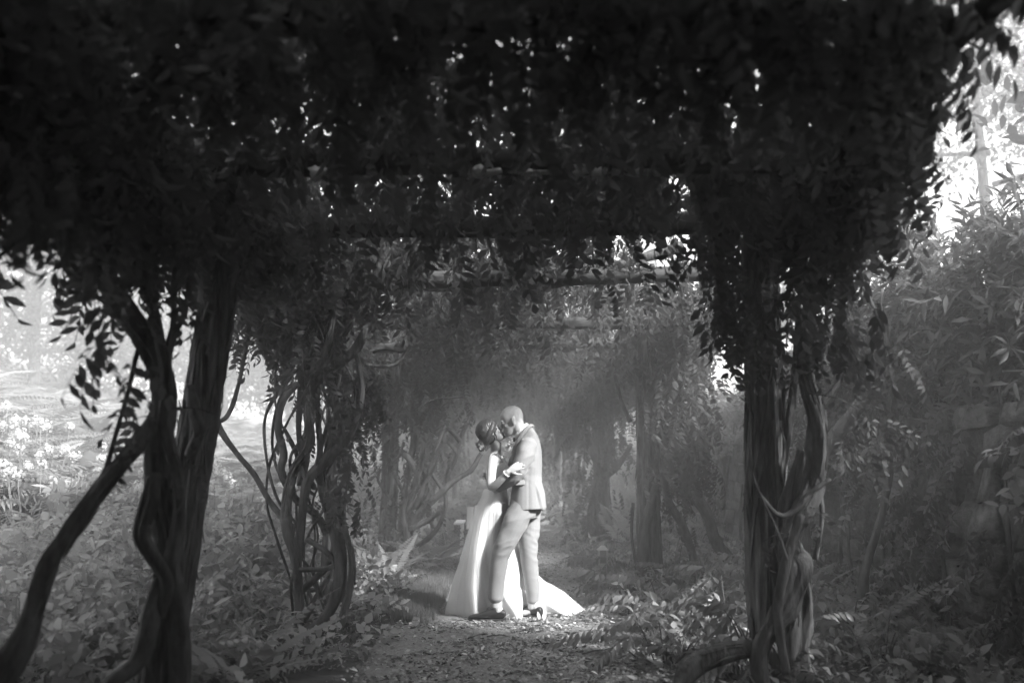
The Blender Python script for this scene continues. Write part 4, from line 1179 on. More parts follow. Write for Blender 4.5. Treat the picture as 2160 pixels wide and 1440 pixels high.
tl = ['pale hazy tree with open crown above the bright meadow edge', 'pale hazy round tree standing mid meadow behind the leaning post', 'hazy tree whose crown shows between the leaning post and the knotted stems']
tree(tl[0], -11.5, 24, 7.5, 3.2, 900, low=.2)
tree(tl[1], -8.3, 29, 8, 3.2, 900, low=.18)
tree(tl[2], -8.0, 36, 8.5, 3.6, 900, low=.15)
tree('faint tall tree at the far rim of the meadow', -15, 38, 10, 4.4, 1000, low=.15)
for x, y, h, c, q in [(-3.4, 36, 8, 3.2, 'left of the path'), (0.2, 39, 8.5, 3.4, 'straight ahead'), (3.6, 37, 8, 3.2, 'right of the path'), (-1.6, 44, 10, 4, 'tallest and farthest')]:
    tree('dim hazy tree past the end of the pergola, ' + q, x, y, h, c, 900, low=.05)
tree('bright hazy tree reaching into the sky at the upper right corner', 10.4, 21, 10, 3.0, 420, low=.4, sc=(.9, 1.6))
tree('pale tree top seen through the gap between the two right posts', 8.5, 28, 7, 2.6, 420, low=.3)

# unseen foliage behind the viewpoint and off-view bank trees, added to darken the foreground
def wood(cx, cy_, rx, ry, h, n, z0=0.0):  # loose leaf clumps added out of view to block light
    P = np.stack([cx + rx * rng.uniform(-1, 1, n), cy_ + ry * rng.uniform(-1, 1, n), z0 + h * rng.random(n) ** .9], -1)
    scatter_many('added_shade_foliage', P, eul(rng.random(n) * 6.28, rng.normal(0, .4, n), rng.normal(0, .4, n)), rng.uniform(1.6, 2.8, n), TC)


wood(0, -11.5, 13, 1.6, 9, 2600)
for x, y, h, c, n, q in [(8.8, 9.6, 6, 2.2, 700, 'beside the wall shrubs'), (11.5, 8.5, 7, 2.6, 700, 'farthest from the path'), (4.6, .75, 7.0, 1.15, 1500, 'closest to the pergola'), (3.6, -1.2, 6.5, 1.3, 1200, 'level with the viewpoint'), (7.0, -.9, 8.5, 1.3, 1500, 'tallest, behind the closest one')]:
    tree('dense shade tree added outside the right edge of view, ' + q, x, y, h, c, n, low=.1, sc=(1.3, 2.2), limbs=11)

# ------------------------------------------------------------------ garden chair behind the woman
ch = thing('garden_chair', 'white slatted wooden garden chair half hidden behind the white gown', 'chair', (-.34, 12.6, .0))
def cb(name, c, d, rot=None):
    g = Geo(); g.box((0, 0, 0), d); me = g.mesh(name, [M['oldwood' if name in ('back_slat', 'back_rail') else 'white']], False)
    o = bpy.data.objects.new(name, me); link(o, ch); o.location = c
    if rot: o.rotation_euler = rot
    b = o.modifiers.new('bevel', 'BEVEL'); b.width = .006; b.segments = 2
    return o
for sx in (-1, 1):
    cb('leg', (sx * .27, -.27, .17), (.045, .09, .34 + .0))
    cb('leg', (sx * .27, .25, .14), (.045, .09, .28), (.25, 0, 0))
    cb('armrest', (sx * .31, -.02, .55), (.12, .66, .025))
    cb('arm_support', (sx * .27, -.27, .44), (.045, .08, .19))
for i in range(5): cb('seat_slat', (0, -.26 + .1 * i, .335 - .022 * i), (.52, .085, .02), (-.2, 0, 0))
for i in range(5): cb('back_slat', (-.2 + .1 * i, .30, .52), (.085, .02, .5 - .04 * abs(i - 2)), (-.32, 0, 0))
cb('back_rail', (0, .31, .5), (.5, .03, .06), (-.32, 0, 0))
sp = thing('leafy_sprig', 'small pale leafy sprig standing on the arm of the garden chair', 'leaves', tuple(at(973, 1138, 12.35)))  # leafy shoots stand in for a pale shape of unknown kind
for i in range(7):
    o = bpy.data.objects.new('sprig_shoot', SP[i % 3]); link(sp and o, sp)
    o.rotation_euler = (0, -1.2 + random.uniform(-.4, .4), i * .9); o.scale = (.6,) * 3

# ------------------------------------------------------------------ small lantern on a stake
lp = at(1272, 1215, 11.0)
ln_ = thing('lantern', 'small square glazed lantern on a short stake among the right undergrowth', 'lantern', (lp.x, lp.y, 0))
def lb(name, boxes, m, smooth=False):
    g = Geo()
    for c, d in boxes: g.box(c, d)
    return put(name, g.mesh(name, [M[m]], smooth), ln_, False)
z0 = at(1272, 1190, 11.0).z
lb('stake', [((0, 0, z0 / 2 - .04), (.022, .022, z0 + .06))], 'metal')
lb('base_plate', [((0, 0, z0 + .006), (.105, .105, .016)), ((0, 0, z0 - .012), (.05, .05, .02))], 'metal')
for sx in (-1, 1):
    for sy in (-1, 1): lb('corner_post', [((sx * .042, sy * .042, z0 + .085), (.012, .012, .14))], 'metal')
for k, (dx, dy) in enumerate(((-1, 0), (1, 0), (0, -1), (0, 1))): lb('pane', [((dx * .042, dy * .042, z0 + .085), (.004 if dx else .07, .004 if dy else .07, .138))], 'glass')
g = Geo(); g.add([(-.065, -.065, z0 + .156), (.065, -.065, z0 + .156), (.065, .065, z0 + .156), (-.065, .065, z0 + .156), (-.02, -.02, z0 + .2), (.02, -.02, z0 + .2), (.02, .02, z0 + .2), (-.02, .02, z0 + .2)],
                 [(3, 2, 1, 0), (0, 1, 5, 4), (1, 2, 6, 5), (2, 3, 7, 6), (3, 0, 4, 7), (4, 5, 6, 7)])
put('lantern_roof', g.mesh('lantern_roof', [M['metal']], False), ln_, False)
g = Geo(); tube(g, [(0, 0, z0 + .014), (0, 0, z0 + .09)], .018, sides=12, rough=0); put('candle', g.mesh('candle', [M['petal']]), ln_, False)

# ------------------------------------------------------------------ the couple
YC = 8.4


def Pp(px, py, dy=0.0): return at(px, py, YC + dy)


def loft(g, secs, n=22, pw=2.3):
    """closed tube through sections (centre, half axis u, half axis v)"""
    V = []
    for c, u, v in secs:
        for k in range(n):
            a = 2 * PI * k / n; ca, sa = math.cos(a), math.sin(a)
            V.append(Vector(c) + Vector(u) * math.copysign(abs(ca) ** (2 / pw), ca) + Vector(v) * math.copysign(abs(sa) ** (2 / pw), sa))
    m = len(secs); Fc = []
    for i in range(m - 1):
        for k in range(n):
            Fc.append((i * n + k, i * n + (k + 1) % n, (i + 1) * n + (k + 1) % n, (i + 1) * n + k))
    V.append(Vector(secs[0][0])); V.append(Vector(secs[-1][0]))
    for k in range(n):
        Fc.append((len(V) - 2, (k + 1) % n, k)); Fc.append((len(V) - 1, (m - 1) * n + k, (m - 1) * n + (k + 1) % n))
    g.add(V, Fc)


def ball(g, c, r, axes=None, n=14, m=9):
    r = r if hasattr(r, '__len__') else (r, r, r)
    A = axes or (Vector((1, 0, 0)), Vector((0, 1, 0)), Vector((0, 0, 1)))
    secs = []
    for i in range(m + 1):
        t = -PI / 2 + PI * i / m
        k = max(.02, math.cos(t))
        secs.append((Vector(c) + A[2] * (r[2] * math.sin(t)), A[0] * (r[0] * k), A[1] * (r[1] * k)))
    loft(g, secs, n, 2)


def limb(g, pts, rad, sides=14, flat=1.0):
    """smooth tapering limb with rounded ends"""
    P = catmull(pts, .02)
    L = [0]
    for i in range(1, len(P)): L.append(L[-1] + (P[i] - P[i - 1]).length)
    ctrl = [0]
    for i in range(1, len(pts)): ctrl.append(ctrl[-1] + (Vector(pts[i]) - Vector(pts[i - 1])).length)
    sc = L[-1] / ctrl[-1]
    rr = np.interp(L, [c * sc for c in ctrl], rad)
    fr = frames(P)
    secs = [(P[0] - fr[0][0] * rr[0] * .5, fr[0][1] * rr[0] * .6, fr[0][2] * rr[0] * .6)]
    secs += [(p, f[1] * r, f[2] * r * flat) for p, f, r in zip(P, fr, rr)]
    secs.append((P[-1] + fr[-1][0] * rr[-1] * .5, fr[-1][1] * rr[-1] * .6, fr[-1][2] * rr[-1] * .6))
    loft(g, secs, sides, 2)


def fuse(g, name, mats, voxel=.006, smooth=5, adapt=0):
    me = g.mesh('tmp', [])
    o = bpy.data.objects.new('tmp', me); COL.objects.link(o)
    m = o.modifiers.new('r', 'REMESH'); m.mode = 'VOXEL'; m.voxel_size = voxel
    if smooth:
        s = o.modifiers.new('s', 'SMOOTH'); s.factor = .5; s.iterations = smooth
    dg = bpy.context.evaluated_depsgraph_get(); dg.update()
    r = bpy.data.meshes.new_from_object(o.evaluated_get(dg))
    bpy.data.objects.remove(o); bpy.data.meshes.remove(me)
    r.name = name; r.materials.clear()
    for q in mats: r.materials.append(q)
    r.polygons.foreach_set('use_smooth', [True] * len(r.polygons))
    return r


def getv(me):
    a = np.empty(len(me.vertices) * 3, np.float32); me.vertices.foreach_get('co', a)
    n = np.empty(len(me.vertices) * 3, np.float32); me.vertices.foreach_get('normal', n)
    return a.reshape(-1, 3), n.reshape(-1, 3)


def setv(me, a): me.vertices.foreach_set('co', np.ascontiguousarray(a, np.float32).ravel()); me.update()


HEADT = [(0.0, .068, .03, .022), (.014, .084, .0, .036), (.03, .086, -.02, .045), (.045, .085, -.04, .051), (.062, .083, -.066, .057), (.08, .081, -.085, .062), (.1, .079, -.098, .066), (.118, .077, -.106, .069),
         (.135, .083, -.111, .072), (.16, .083, -.113, .0735), (.185, .075, -.108, .070), (.205, .058, -.094, .06), (.222, .034, -.07, .044), (.234, .0, -.036, .02)]


def head(g, o, fwd, up, s=1.0):
    """head with brow, nose, lips, chin, closed lids and ears; o is the point under the skull at chin level"""
    fwd = Vector(fwd).normalized(); up = (Vector(up) - fwd * Vector(up).dot(fwd)).normalized(); lat = up.cross(fwd)
    W = lambda x, y, z: Vector(o) + (fwd * x + lat * y + up * z) * s
    loft(g, [(W((f + b) / 2, 0, z), fwd * ((f - b) / 2 * s), lat * (hw * s)) for z, f, b, hw in HEADT], 26, 2.25)
    # nose
    loft(g, [(W(.076, 0, .132), fwd * .007 * s, lat * .007 * s), (W(.086, 0, .118), fwd * .009 * s, lat * .008 * s), (W(.096, 0, .098), fwd * .011 * s, lat * .011 * s), (W(.1, 0, .088), fwd * .011 * s, lat * .014 * s), (W(.09, 0, .08), fwd * .01 * s, lat * .013 * s)], 12, 2)
    ball(g, W(.087, 0, .053), (.008 * s, .022 * s, .0065 * s), (fwd, lat, up)); ball(g, W(.0855, 0, .041), (.009 * s, .019 * s, .0075 * s), (fwd, lat, up))
    ball(g, W(.078, 0, .012), (.014 * s, .018 * s, .013 * s), (fwd, lat, up))
    for q in (-1, 1):
        ball(g, W(.072, q * .031, .119), (.012 * s, .016 * s, .010 * s), (fwd, lat, up))
        ball(g, W(.077, q * .03, .137), (.01 * s, .024 * s, .007 * s), (fwd, lat, up))
        ball(g, W(.052, q * .04, .088), (.024 * s, .017 * s, .022 * s), (fwd, lat, up))
        e = (fwd * .97 - up * .22).normalized(); eu = (up * .97 + fwd * -.22).normalized()
        loft(g, [(W(-.004, q * .066, .075), e * .008 * s, lat * .008 * s), (W(-.008, q * .076, .09), e * .013 * s, lat * .010 * s), (W(-.011, q * .081, .108), e * .019 * s, lat * .011 * s), (W(-.014, q * .083, .124), e * .02 * s, lat * .011 * s), (W(-.014, q * .077, .139), e * .013 * s, lat * .009 * s)], 12, 2)
    return W


def hand(g, wrist, d, nrm, s=1.0, curl=(.25, .3, .25), spread=.12, thumb=1, tcurl=.3):
    """palm, four unequal bent fingers and a thumb; nrm points out of the palm, thumb = side of the thumb along d x nrm"""
    d = Vector(d).normalized(); nrm = Vector(nrm); nrm = (nrm - d * nrm.dot(d)).normalized(); l = d.cross(nrm) * thumb
    wv = Vector(wrist)
    loft(g, [(wv - d * .015 * s, l * .024 * s, nrm * .018 * s), (wv + d * .01 * s, l * .026 * s, nrm * .017 * s), (wv + d * .035 * s, l * .036 * s, nrm * .015 * s), (wv + d * .07 * s, l * .041 * s, nrm * .0135 * s), (wv + d * .088 * s, l * .039 * s, nrm * .011 * s)], 16, 2.6)
    for i, (off, ln, r) in enumerate(((.031, .068, .0085), (.0105, .077, .0088), (-.0105, .072, .0085), (-.031, .056, .0075))):
        p = wv + d * (.078 - .006 * abs(i - 1)) * s + l * off * s
        a = spread * (1.5 - i) / 1.5; dd = (d * math.cos(a) + l * math.sin(a)).normalized()
        pts = [p]; ang = 0
        for k, fr_ in enumerate((.44, .32, .26)):
            ang += curl[k]
            pts.append(pts[-1] + (dd * math.cos(ang) + nrm * math.sin(ang)) * ln * fr_ * s)
        limb(g, pts, [r * s, r * .95 * s, r * .88 * s, r * .72 * s], 10)
    b = wv + d * .022 * s + l * .024 * s
    t1 = (d * .62 + l * .72 + nrm * .3).normalized(); t2 = (d * .85 + l * .42 + nrm * (.3 + tcurl)).normalized()
    limb(g, [b, b + t1 * .036 * s, b + t1 * .036 * s + t2 * .03 * s, b + t1 * .036 * s + t2 * .055 * s], [.013 * s, .011 * s, .0095 * s, .0075 * s], 10)


def xsec(L, Rr, hw, dy):
    a, b = Pp(L[0], L[1], dy), Pp(Rr[0], Rr[1], dy)
    return ((a + b) / 2, (b - a) / 2, Vector((0, hw, 0)))


def folds(me, field):
    a, n = getv(me); setv(me, a + n * field(a)[:, None])


def nz(a, s, seed=0.0):
    return np.array([noise.noise(Vector((x * s[0] + seed, y * s[1], z * s[2]))) for x, y, z in a])


# --- the man
DG = -.06
groom = thing('person', 'man with shaved head in pale grey suit, front knee bent, kissing a woman in white', 'person', tuple(Pp(1090, 1296, DG)))
g = Geo()
gf_, gu = Vector((-.94, 0, -.342)), Vector((-.342, 0, .94))
GO = Pp(1088, 915, -.05)
HW = head(g, GO, gf_ + Vector((0, -.06, 0)), gu, 1.0)
limb(g, [Pp(1111, 938, DG), Pp(1102, 920, DG), Pp(1092, 900, -.055), Pp(1088, 888, -.05)], [.072, .062, .06, .06], 18)
loft(g, [xsec((1081, 1060), (1138, 1058), .165, DG), xsec((1084, 1020), (1138, 1020), .165, DG), xsec((1088, 980), (1138, 975), .185, DG), xsec((1090, 955), (1137, 946), .2, DG), xsec((1094, 936), (1132, 926), .19, DG), xsec((1098, 926), (1126, 914), .1, DG)])
NA = [Pp(1114, 936, DG - .18), Pp(1106, 962, -.28), Pp(1091, 997, -.275), Pp(1072, 1014, -.235), Pp(1050, 1026, -.165)]
FA = [Pp(1110, 936, DG + .18), Pp(1094, 968, .2), Pp(1080, 990, .31), Pp(1060, 998, .36), Pp(1042, 1003, .33)]
for A in (NA, FA): limb(g, A, [.058, .05, .042, .038, .029], 14)
hand(g, NA[-1], NA[-1] - NA[-2] + Vector((0, .06, 0)), (.1, .9, -.1), 1.0, thumb=-1)
hand(g, FA[-1], Vector((-.8, -.6, -.1)), (.5, -.8, 0), 1.0, thumb=1)
NL = [Pp(1106, 1070, -.15), Pp(1084, 1108, -.185), Pp(1062, 1150, -.2), Pp(1053, 1205, -.2), Pp(1047, 1262, -.2), Pp(1046, 1280, -.2)]
FLg = [Pp(1115, 1070, .03), Pp(1114, 1115, .01), Pp(1113, 1165, -.01), Pp(1119, 1215, -.01), Pp(1123, 1265, -.01), Pp(1123, 1282, -.01)]
for A in (NL, FLg): limb(g, A, [.085, .075, .058, .052, .04, .04], 16)
for A in (NL, FLg):
    t = Vector((A[-1].x, A[-1].y, .085)); limb(g, [t + Vector((.02, 0, 0)), t + Vector((-.06, 0, -.018)), t + Vector((-.13, 0, -.03))], [.026, .024, .014], 12)
me = fuse(g, 'body', [M['skin']], .0055, 3)
put('body', me, groom)
# cropped hair: a thin shell over the scalp
a, nn = getv(me)
fw = gf_ + Vector((0, -.06, 0)); fw.normalize(); up_ = (gu - fw * gu.dot(fw)).normalized(); la_ = up_.cross(fw)
loc = a - np.array(GO - groom.location)
hx, hy, hz_ = loc @ np.array(fw), loc @ np.array(la_), loc @ np.array(up_)
sel = (hz_ > .15 + 1.3 * hx + .006 * nz(a, (60, 60, 60))) & (hz_ > .062) & (hz_ < .3) & (np.abs(hy) < .1) & (hx > -.16) & (hx < .05) & ~((np.abs(hy) > .0705) & (hz_ < .142) & (hx > -.035))
fs = [tuple(p.vertices) for p in me.polygons if all(sel[v] for v in p.vertices)]
use = sorted({v for f in fs for v in f}); rm = {v: i for i, v in enumerate(use)}
put('hair', mesh_np('hair', (a + nn * .0022)[use], [tuple(rm[v] for v in f) for f in fs], [M['stubble']]), groom, False)

# trousers
g = Geo()
loft(g, [xsec((1078, 1092), (1134, 1092), .16, DG), xsec((1078, 1075), (1139, 1075), .175, DG), xsec((1081, 1050), (1139, 1050), .175, DG), xsec((1085, 1022), (1137, 1022), .16, DG)])
def leg(pts, rad): limb(g, pts, rad, 20)
leg([Pp(1104, 1066, -.15), Pp(1086, 1104, -.18), Pp(1066, 1148, -.2), Pp(1056, 1172, -.2), Pp(1049, 1215, -.2), Pp(1045, 1263, -.2)], [.105, .1, .080, .072, .066, .064])
leg([Pp(1117, 1068, .03), Pp(1116, 1112, .01), Pp(1115, 1162, -.01), Pp(1119, 1205, -.01), Pp(1124, 1245, -.01), Pp(1125, 1268, -.01)], [.098, .09, .074, .066, .058, .055])
me = fuse(g, 'trousers', [M['suit2']], .007, 4)
kn = np.array(Pp(1060, 1152, -.2)); kf = np.array(Pp(1117, 1160, -.01)); hp = np.array(Pp(1100, 1085, -.17))


def tf(a):
    w1 = np.exp(-((a - kn) ** 2).sum(1) / .13 ** 2); w2 = np.exp(-((a - kf) ** 2).sum(1) / .3 ** 2); w3 = np.exp(-((a - hp) ** 2).sum(1) / .16 ** 2)
    def crease(s, seed, sl): return .5 - 2.2 * np.abs(np.array([noise.noise(Vector((x * s[0] + z * sl + seed, y * s[1], z * s[2] - x * sl))) for x, y, z in a]))
    d1 = .010 * crease((5, 6, 17), 0, 7) * w1
    d2 = .008 * crease((5, 5, 15), 3, -8) * np.clip(w2 * (.6 + 5 * (a[:, 0] - kf[0])), 0, 1)
    d3 = .008 * crease((4, 5, 14), 8, 6) * w3
    return d1 + d2 + d3 + .006 * nz(a, (11, 11, 8), 2)


folds(me, tf)
put('trousers', me, groom)

# jacket
g = Geo()
loft(g, [xsec((1074, 1076), (1149, 1071), .205, DG), xsec((1076, 1056), (1147, 1053), .2, DG), xsec((1080, 1030), (1144, 1029), .195, DG), xsec((1083, 1003), (1142, 1002), .19, DG), xsec((1084, 980), (1143, 976), .205, DG),
         xsec((1086, 960), (1142, 951), .22, DG), xsec((1089, 944), (1139, 934), .218, DG), xsec((1093, 931), (1133, 917), .18, DG), xsec((1097, 922), (1127, 906), .105, DG), xsec((1099, 917), (1122, 900), .082, DG)], 28, 2.5)
limb(g, NA, [.08, .073, .062, .055, .045], 18)
limb(g, FA, [.08, .073, .062, .055, .045], 18)
me = fuse(g, 'jacket', [M['suit']], .007, 5)
sh = np.array(Pp(1104, 962, -.25)); elb = np.array(Pp(1091, 997, -.28)); vt = Pp(1127, 1022, 0).x; vb = Pp(1138, 1072, 0).x; zt = Pp(0, 1022).z; zb_ = Pp(0, 1072).z


def jf(a):
    w1 = np.exp(-((a - sh) ** 2).sum(1) / .12 ** 2); w2 = np.exp(-((a - elb) ** 2).sum(1) / .09 ** 2)
    def crease(s, seed, sl): return .5 - 2.2 * np.abs(np.array([noise.noise(Vector((x * s[0] + z * sl + seed, y * s[1], z * s[2] - x * sl))) for x, y, z in a]))
    d = .009 * crease((5, 6, 16), 1, 9) * w1 + .009 * crease((6, 6, 18), 6, -9) * w2
    # back vent: the tail stands off from the side panel below the waist
    xe = vt + (vb - vt) * (zt - a[:, 2]) / (zt - zb_)
    tail = np.clip((a[:, 0] - xe) / .012, 0, 1) * np.clip((zt + .02 - a[:, 2]) / .08, 0, 1)
    d += .016 * tail
    # side seam and waist shaping
    d -= .003 * np.exp(-((a[:, 0] - Pp(1112, 0).x) / .01) ** 2) * (np.abs(a[:, 1] - YC - DG) > .12) * (a[:, 2] < 1.25)
    return d + .0045 * nz(a, (7, 7, 4), 4)


folds(me, jf)
jk = put('jacket', me, groom)
def slab(name, corners, th, m, parent, root):
    """thin raised flap through four corners, thickness toward the viewer"""
    g = Geo(); c = [Vector(q) for q in corners]; n_ = (c[1] - c[0]).cross(c[3] - c[0]).normalized()
    if n_.y > 0: n_ = -n_
    g.add([q - n_ * .02 for q in c] + [q + n_ * th for q in c], [(0, 1, 2, 3), (7, 6, 5, 4), (0, 4, 5, 1), (1, 5, 6, 2), (2, 6, 7, 3), (3, 7, 4, 0)])
    o = put(name, g.mesh(name, [M[m]], False), None); o.parent = parent; o.data.transform(Matrix.Translation(-root.location))
    b = o.modifiers.new('bevel', 'BEVEL'); b.width = .003; b.segments = 2
    return o
slab('pocket_flap', [Pp(1086, 1014, DG - .192), Pp(1106, 1012, DG - .188), Pp(1107, 1022, DG - .193), Pp(1087, 1023, DG - .197)], .006, 'suit', jk, groom)
g = Geo()
for s in (-1, 1):
    tube(g, [Pp(1120, 897, DG + s * .035), Pp(1112, 902, DG + s * .085), Pp(1100, 918, DG + s * .1), Pp(1091, 932, DG + s * .085), Pp(1084, 955, DG + s * .05), Pp(1081, 985, DG + s * .02)], [.016, .018, .02, .022, .02, .01], sides=10, rough=0)
tube(g, [Pp(1120, 897, DG - .04), Pp(1123, 898, DG), Pp(1120, 897, DG + .04)], .016, sides=10, rough=0)
o = put('lapel', fuse(g, 'lapel', [M['suit']], .006, 3)); o.parent = jk; o.data.transform(Matrix.Translation(-groom.location))
# shirt collar and front, bow tie
g = Geo()
cc = [Pp(1111, 896, DG), Pp(1108, 898, DG - .05), Pp(1098, 909, DG - .072), Pp(1088, 921, DG - .045), Pp(1086, 925, DG), Pp(1088, 921, DG + .045), Pp(1098, 909, DG + .072), Pp(1108, 898, DG + .05), Pp(1111, 896, DG)]
tube(g, cc, .017, sides=10, rough=0)
loft(g, [xsec((1083, 965), (1110, 965), .07, DG), xsec((1086, 940), (1112, 935), .085, DG), xsec((1089, 925), (1110, 915), .07, DG)], 16)
put('shirt', fuse(g, 'shirt', [M['shirt']], .006, 2), groom)
g = Geo()
for s in (-1, 1): loft(g, [(Pp(1084, 928, DG), Vector((.008, 0, 0)), Vector((0, 0, .01))), (Pp(1084, 928, DG + s * .03), Vector((.008, 0, 0)), Vector((0, 0, .02))), (Pp(1085, 928, DG + s * .055), Vector((.006, 0, 0)), Vector((0, 0, .024)))], 12, 3)
put('bow_tie', g.mesh('bow_tie', [M['black']]), groom)
# flowers on the lapel
g = Geo()
for (px, py, dy, r) in [(1077, 931, -.13, .02), (1082, 934, -.15, .016), (1075, 939, -.14, .016)]:
    c = Pp(px, py, dy)
    for k in range(16):
        d = Vector((random.gauss(-.3, 1), random.gauss(-.5, 1), random.gauss(0, 1))).normalized()
        leaflet(g, c, d, d.orthogonal(), r * 1.5, r * 1.1, n=2)
bt = put('buttonhole_flower', g.mesh('buttonhole_flower', [M['petal']]), groom)
g = Geo()
for k in range(9):
    leaflet(g, Pp(1078, 938, -.14), (random.uniform(-1, .1), random.uniform(-.5, .2), random.uniform(-.2, 1) - .5), (0, -1, .2), .07, .014, n=2)
o = put('sprig', g.mesh('sprig', [M['petal']])); o.parent = bt; o.data.transform(Matrix.Translation(-groom.location))


def shoe(t, yaw=0.0):
    """lace-up shoe under ankle point t, toe toward -X"""
    Q = Matrix.Rotation(yaw, 3, 'Z')
    z0 = .035
    W = lambda x, y, z: Vector((t.x, t.y, z0)) + Q @ Vector((-x, y, z))
    g = Geo()
    loft(g, [(W(x, 0, h / 2 + .012), Q @ Vector((0, wd, 0)), Vector((0, 0, h / 2))) for x, h, wd in [(-.082, .05, .02), (-.07, .07, .03), (-.03, .082, .035), (.015, .09, .036), (.05, .078, .038), (.1, .058, .043), (.15, .045, .046), (.19, .038, .04), (.215, .028, .024), (.222, .02, .012)]], 18, 2.6)
    o = put('shoe', fuse(g, 'shoe', [M['shoe']], .005, 3), groom)
    g = Geo()
    loft(g, [(W(x, 0, .004), Q @ Vector((0, wd, 0)), Vector((0, 0, .012))) for x, wd in [(-.084, .025), (-.06, .036), (0, .037), (.08, .043), (.15, .049), (.2, .04), (.226, .018)]], 16, 4)
    g.box(W(-.05, 0, -.012), (.07, .068, .022))
    s = put('sole', g.mesh('sole', [M['sole']], False)); s.parent = o; s.data.transform(Matrix.Translation(-groom.location))
    g = Geo()
    for k in range(4): tube(g, [W(.045 + .016 * k, -.022, .086 - .011 * k), W(.05 + .016 * k, 0, .093 - .011 * k), W(.045 + .016 * k, .022, .086 - .011 * k)], .0025, sides=6, rough=0)
    for s_ in (-1, 1): tube(g, [W(.04, 0, .094), W(.055, s_ * .025, .1), W(.075, s_ * .03, .085), W(.055, s_ * .012, .09)], .0022, sides=6, rough=0)
    s = put('laces', g.mesh('laces', [M['black']])); s.parent = o; s.data.transform(Matrix.Translation(-groom.location))
    g = Geo(); limb(g, [W(-.02, 0, .07), W(-.016, 0, .11), W(-.012, 0, .17)], [.036, .035, .038], 14)
    put('sock', g.mesh('sock', [M['sock']]), groom)


shoe(NL[-1] + Vector((-.0, 0, 0))); shoe(FLg[-1] + Vector((.01, 0, 0)), -.5)

# --- the woman
DB = .03
bride = thing('person', 'woman in white sleeveless gown with train, dark hair pinned up, being kissed', 'person', tuple(Pp(1046, 1290, DB)))
g = Geo()
bf, bu = Vector((.84, 0, .54)), Vector((-.54, 0, .84))
BO = Pp(1051, 933, -.03)
BW = head(g, BO, bf + Vector((0, .08, 0)), bu, .88)
limb(g, [Pp(1043, 968, DB), Pp(1046, 952, .08), Pp(1044, 932, 0), Pp(1036, 920, -.02)], [.06, .046, .045, .05], 16)
TB = [xsec((1024, 1085), (1072, 1085), .165, DB), xsec((1026, 1060), (1070, 1060), .15, DB), xsec((1031, 1036), (1063, 1036), .118, DB), xsec((1029, 1015), (1065, 1013), .128, DB), xsec((1027, 997), (1067, 992), .14, DB), xsec((1028, 982), (1065, 980), .15, DB), xsec((1031, 968), (1060, 969), .155, DB), xsec((1036, 960), (1054, 961), .12, DB)]
loft(g, TB)
for s in (-1, 1): ball(g, Pp(1063, 992, DB + s * .062), (.042, .055, .05))
BA = [Pp(1040, 967, DB - .155), Pp(1037, 995, -.19), Pp(1037, 1026, -.26), Pp(1056, 1012, -.32), Pp(1073, 994, -.36)]
limb(g, BA, [.045, .04, .036, .031, .023], 14)
hand(g, BA[-1], Pp(1098, 979, -.37) - BA[-1], (.25, .9, -.35), .92, curl=(.15, .3, .3), spread=.09, thumb=-1)
BF = [Pp(1042, 967, DB + .15), Pp(1060, 985, .33), Pp(1084, 985, .36), Pp(1100, 960, .3), Pp(1112, 940, .22)]
limb(g, BF, [.045, .04, .036, .031, .023], 14)
hand(g, BF[-1], Vector((.5, -.5, .5)), (.2, -.9, 0), .92)
for s in (-1, 1):
    limb(g, [Pp(1048, 1080, DB + s * .08), Pp(1046, 1150, DB + s * .08), Pp(1044, 1210, DB + s * .08), Pp(1042, 1283, DB + s * .08), Pp(1056, 1288, DB + s * .09)], [.085, .065, .05, .036, .03], 14)
put('body', fuse(g, 'body', [M['skin']], .0055, 3), bride)

# hair, swept up into a low knot
fw = (bf + Vector((0, .08, 0))).normalized(); up_ = (bu - fw * bu.dot(fw)).normalized(); la_ = up_.cross(fw)
g = Geo(); ax = (fw, la_, up_)
ball(g, BW(-.03, 0, .15), (.1, .079, .1), ax, 20, 14); ball(g, BW(-.05, 0, .105), (.075, .076, .075), ax, 18, 12); ball(g, BW(.0, 0, .175), (.078, .074, .074), ax, 18, 12)
for s in (-1, 1): limb(g, [BW(.055, s * .05, .185), BW(.025, s * .074, .15), BW(-.02, s * .08, .115), BW(-.08, s * .06, .075), BW(-.12, 0, .055)], [.016, .02, .024, .026, .03], 12)
bc = BW(-.125, 0, .055)
for k in range(9):
    a_ = k * 2.4; q = bc + fw * -.014 * (k % 3) + (la_ * math.cos(a_) + up_ * math.sin(a_)) * .022
    limb(g, [q, q + (la_ * -math.sin(a_) + up_ * math.cos(a_)) * .03 - fw * .014, q + (la_ * -math.sin(a_ + .9) + up_ * math.cos(a_ + .9)) * .05], [.024, .022, .014], 10)
limb(g, [BW(.02, -.072, .12), BW(.012, -.074, .07), BW(.004, -.07, .02), BW(.014, -.066, -.03)], [.009, .007, .005, .003], 8)
me = fuse(g, 'hair', [M['hair']], .005, 3)
folds(me, lambda a: .0018 * np.sin((a[:, 2] * .6 + a[:, 0] * .9) * 420 + 5 * nz(a, (20, 20, 20))) + .0015 * nz(a, (40, 40, 40)))
hr = put('hair', me, bride)
g = Geo()
for k in range(15):
    a_ = random.uniform(0, 6.28); c = bc - fw * random.uniform(.03, .06) + (la_ * math.cos(a_) - la_ * .4 + up_ * math.sin(a_)) * .045 - up_ * .01
    for q in range(7):
        d = Vector((random.gauss(0, 1), random.gauss(0, 1), random.gauss(0, 1))).normalized(); leaflet(g, c, d, d.orthogonal(), .02, .014, n=2)
o = put('hair_flowers', g.mesh('hair_flowers', [M['petal']])); o.parent = hr; o.data.transform(Matrix.Translation(-bride.location))
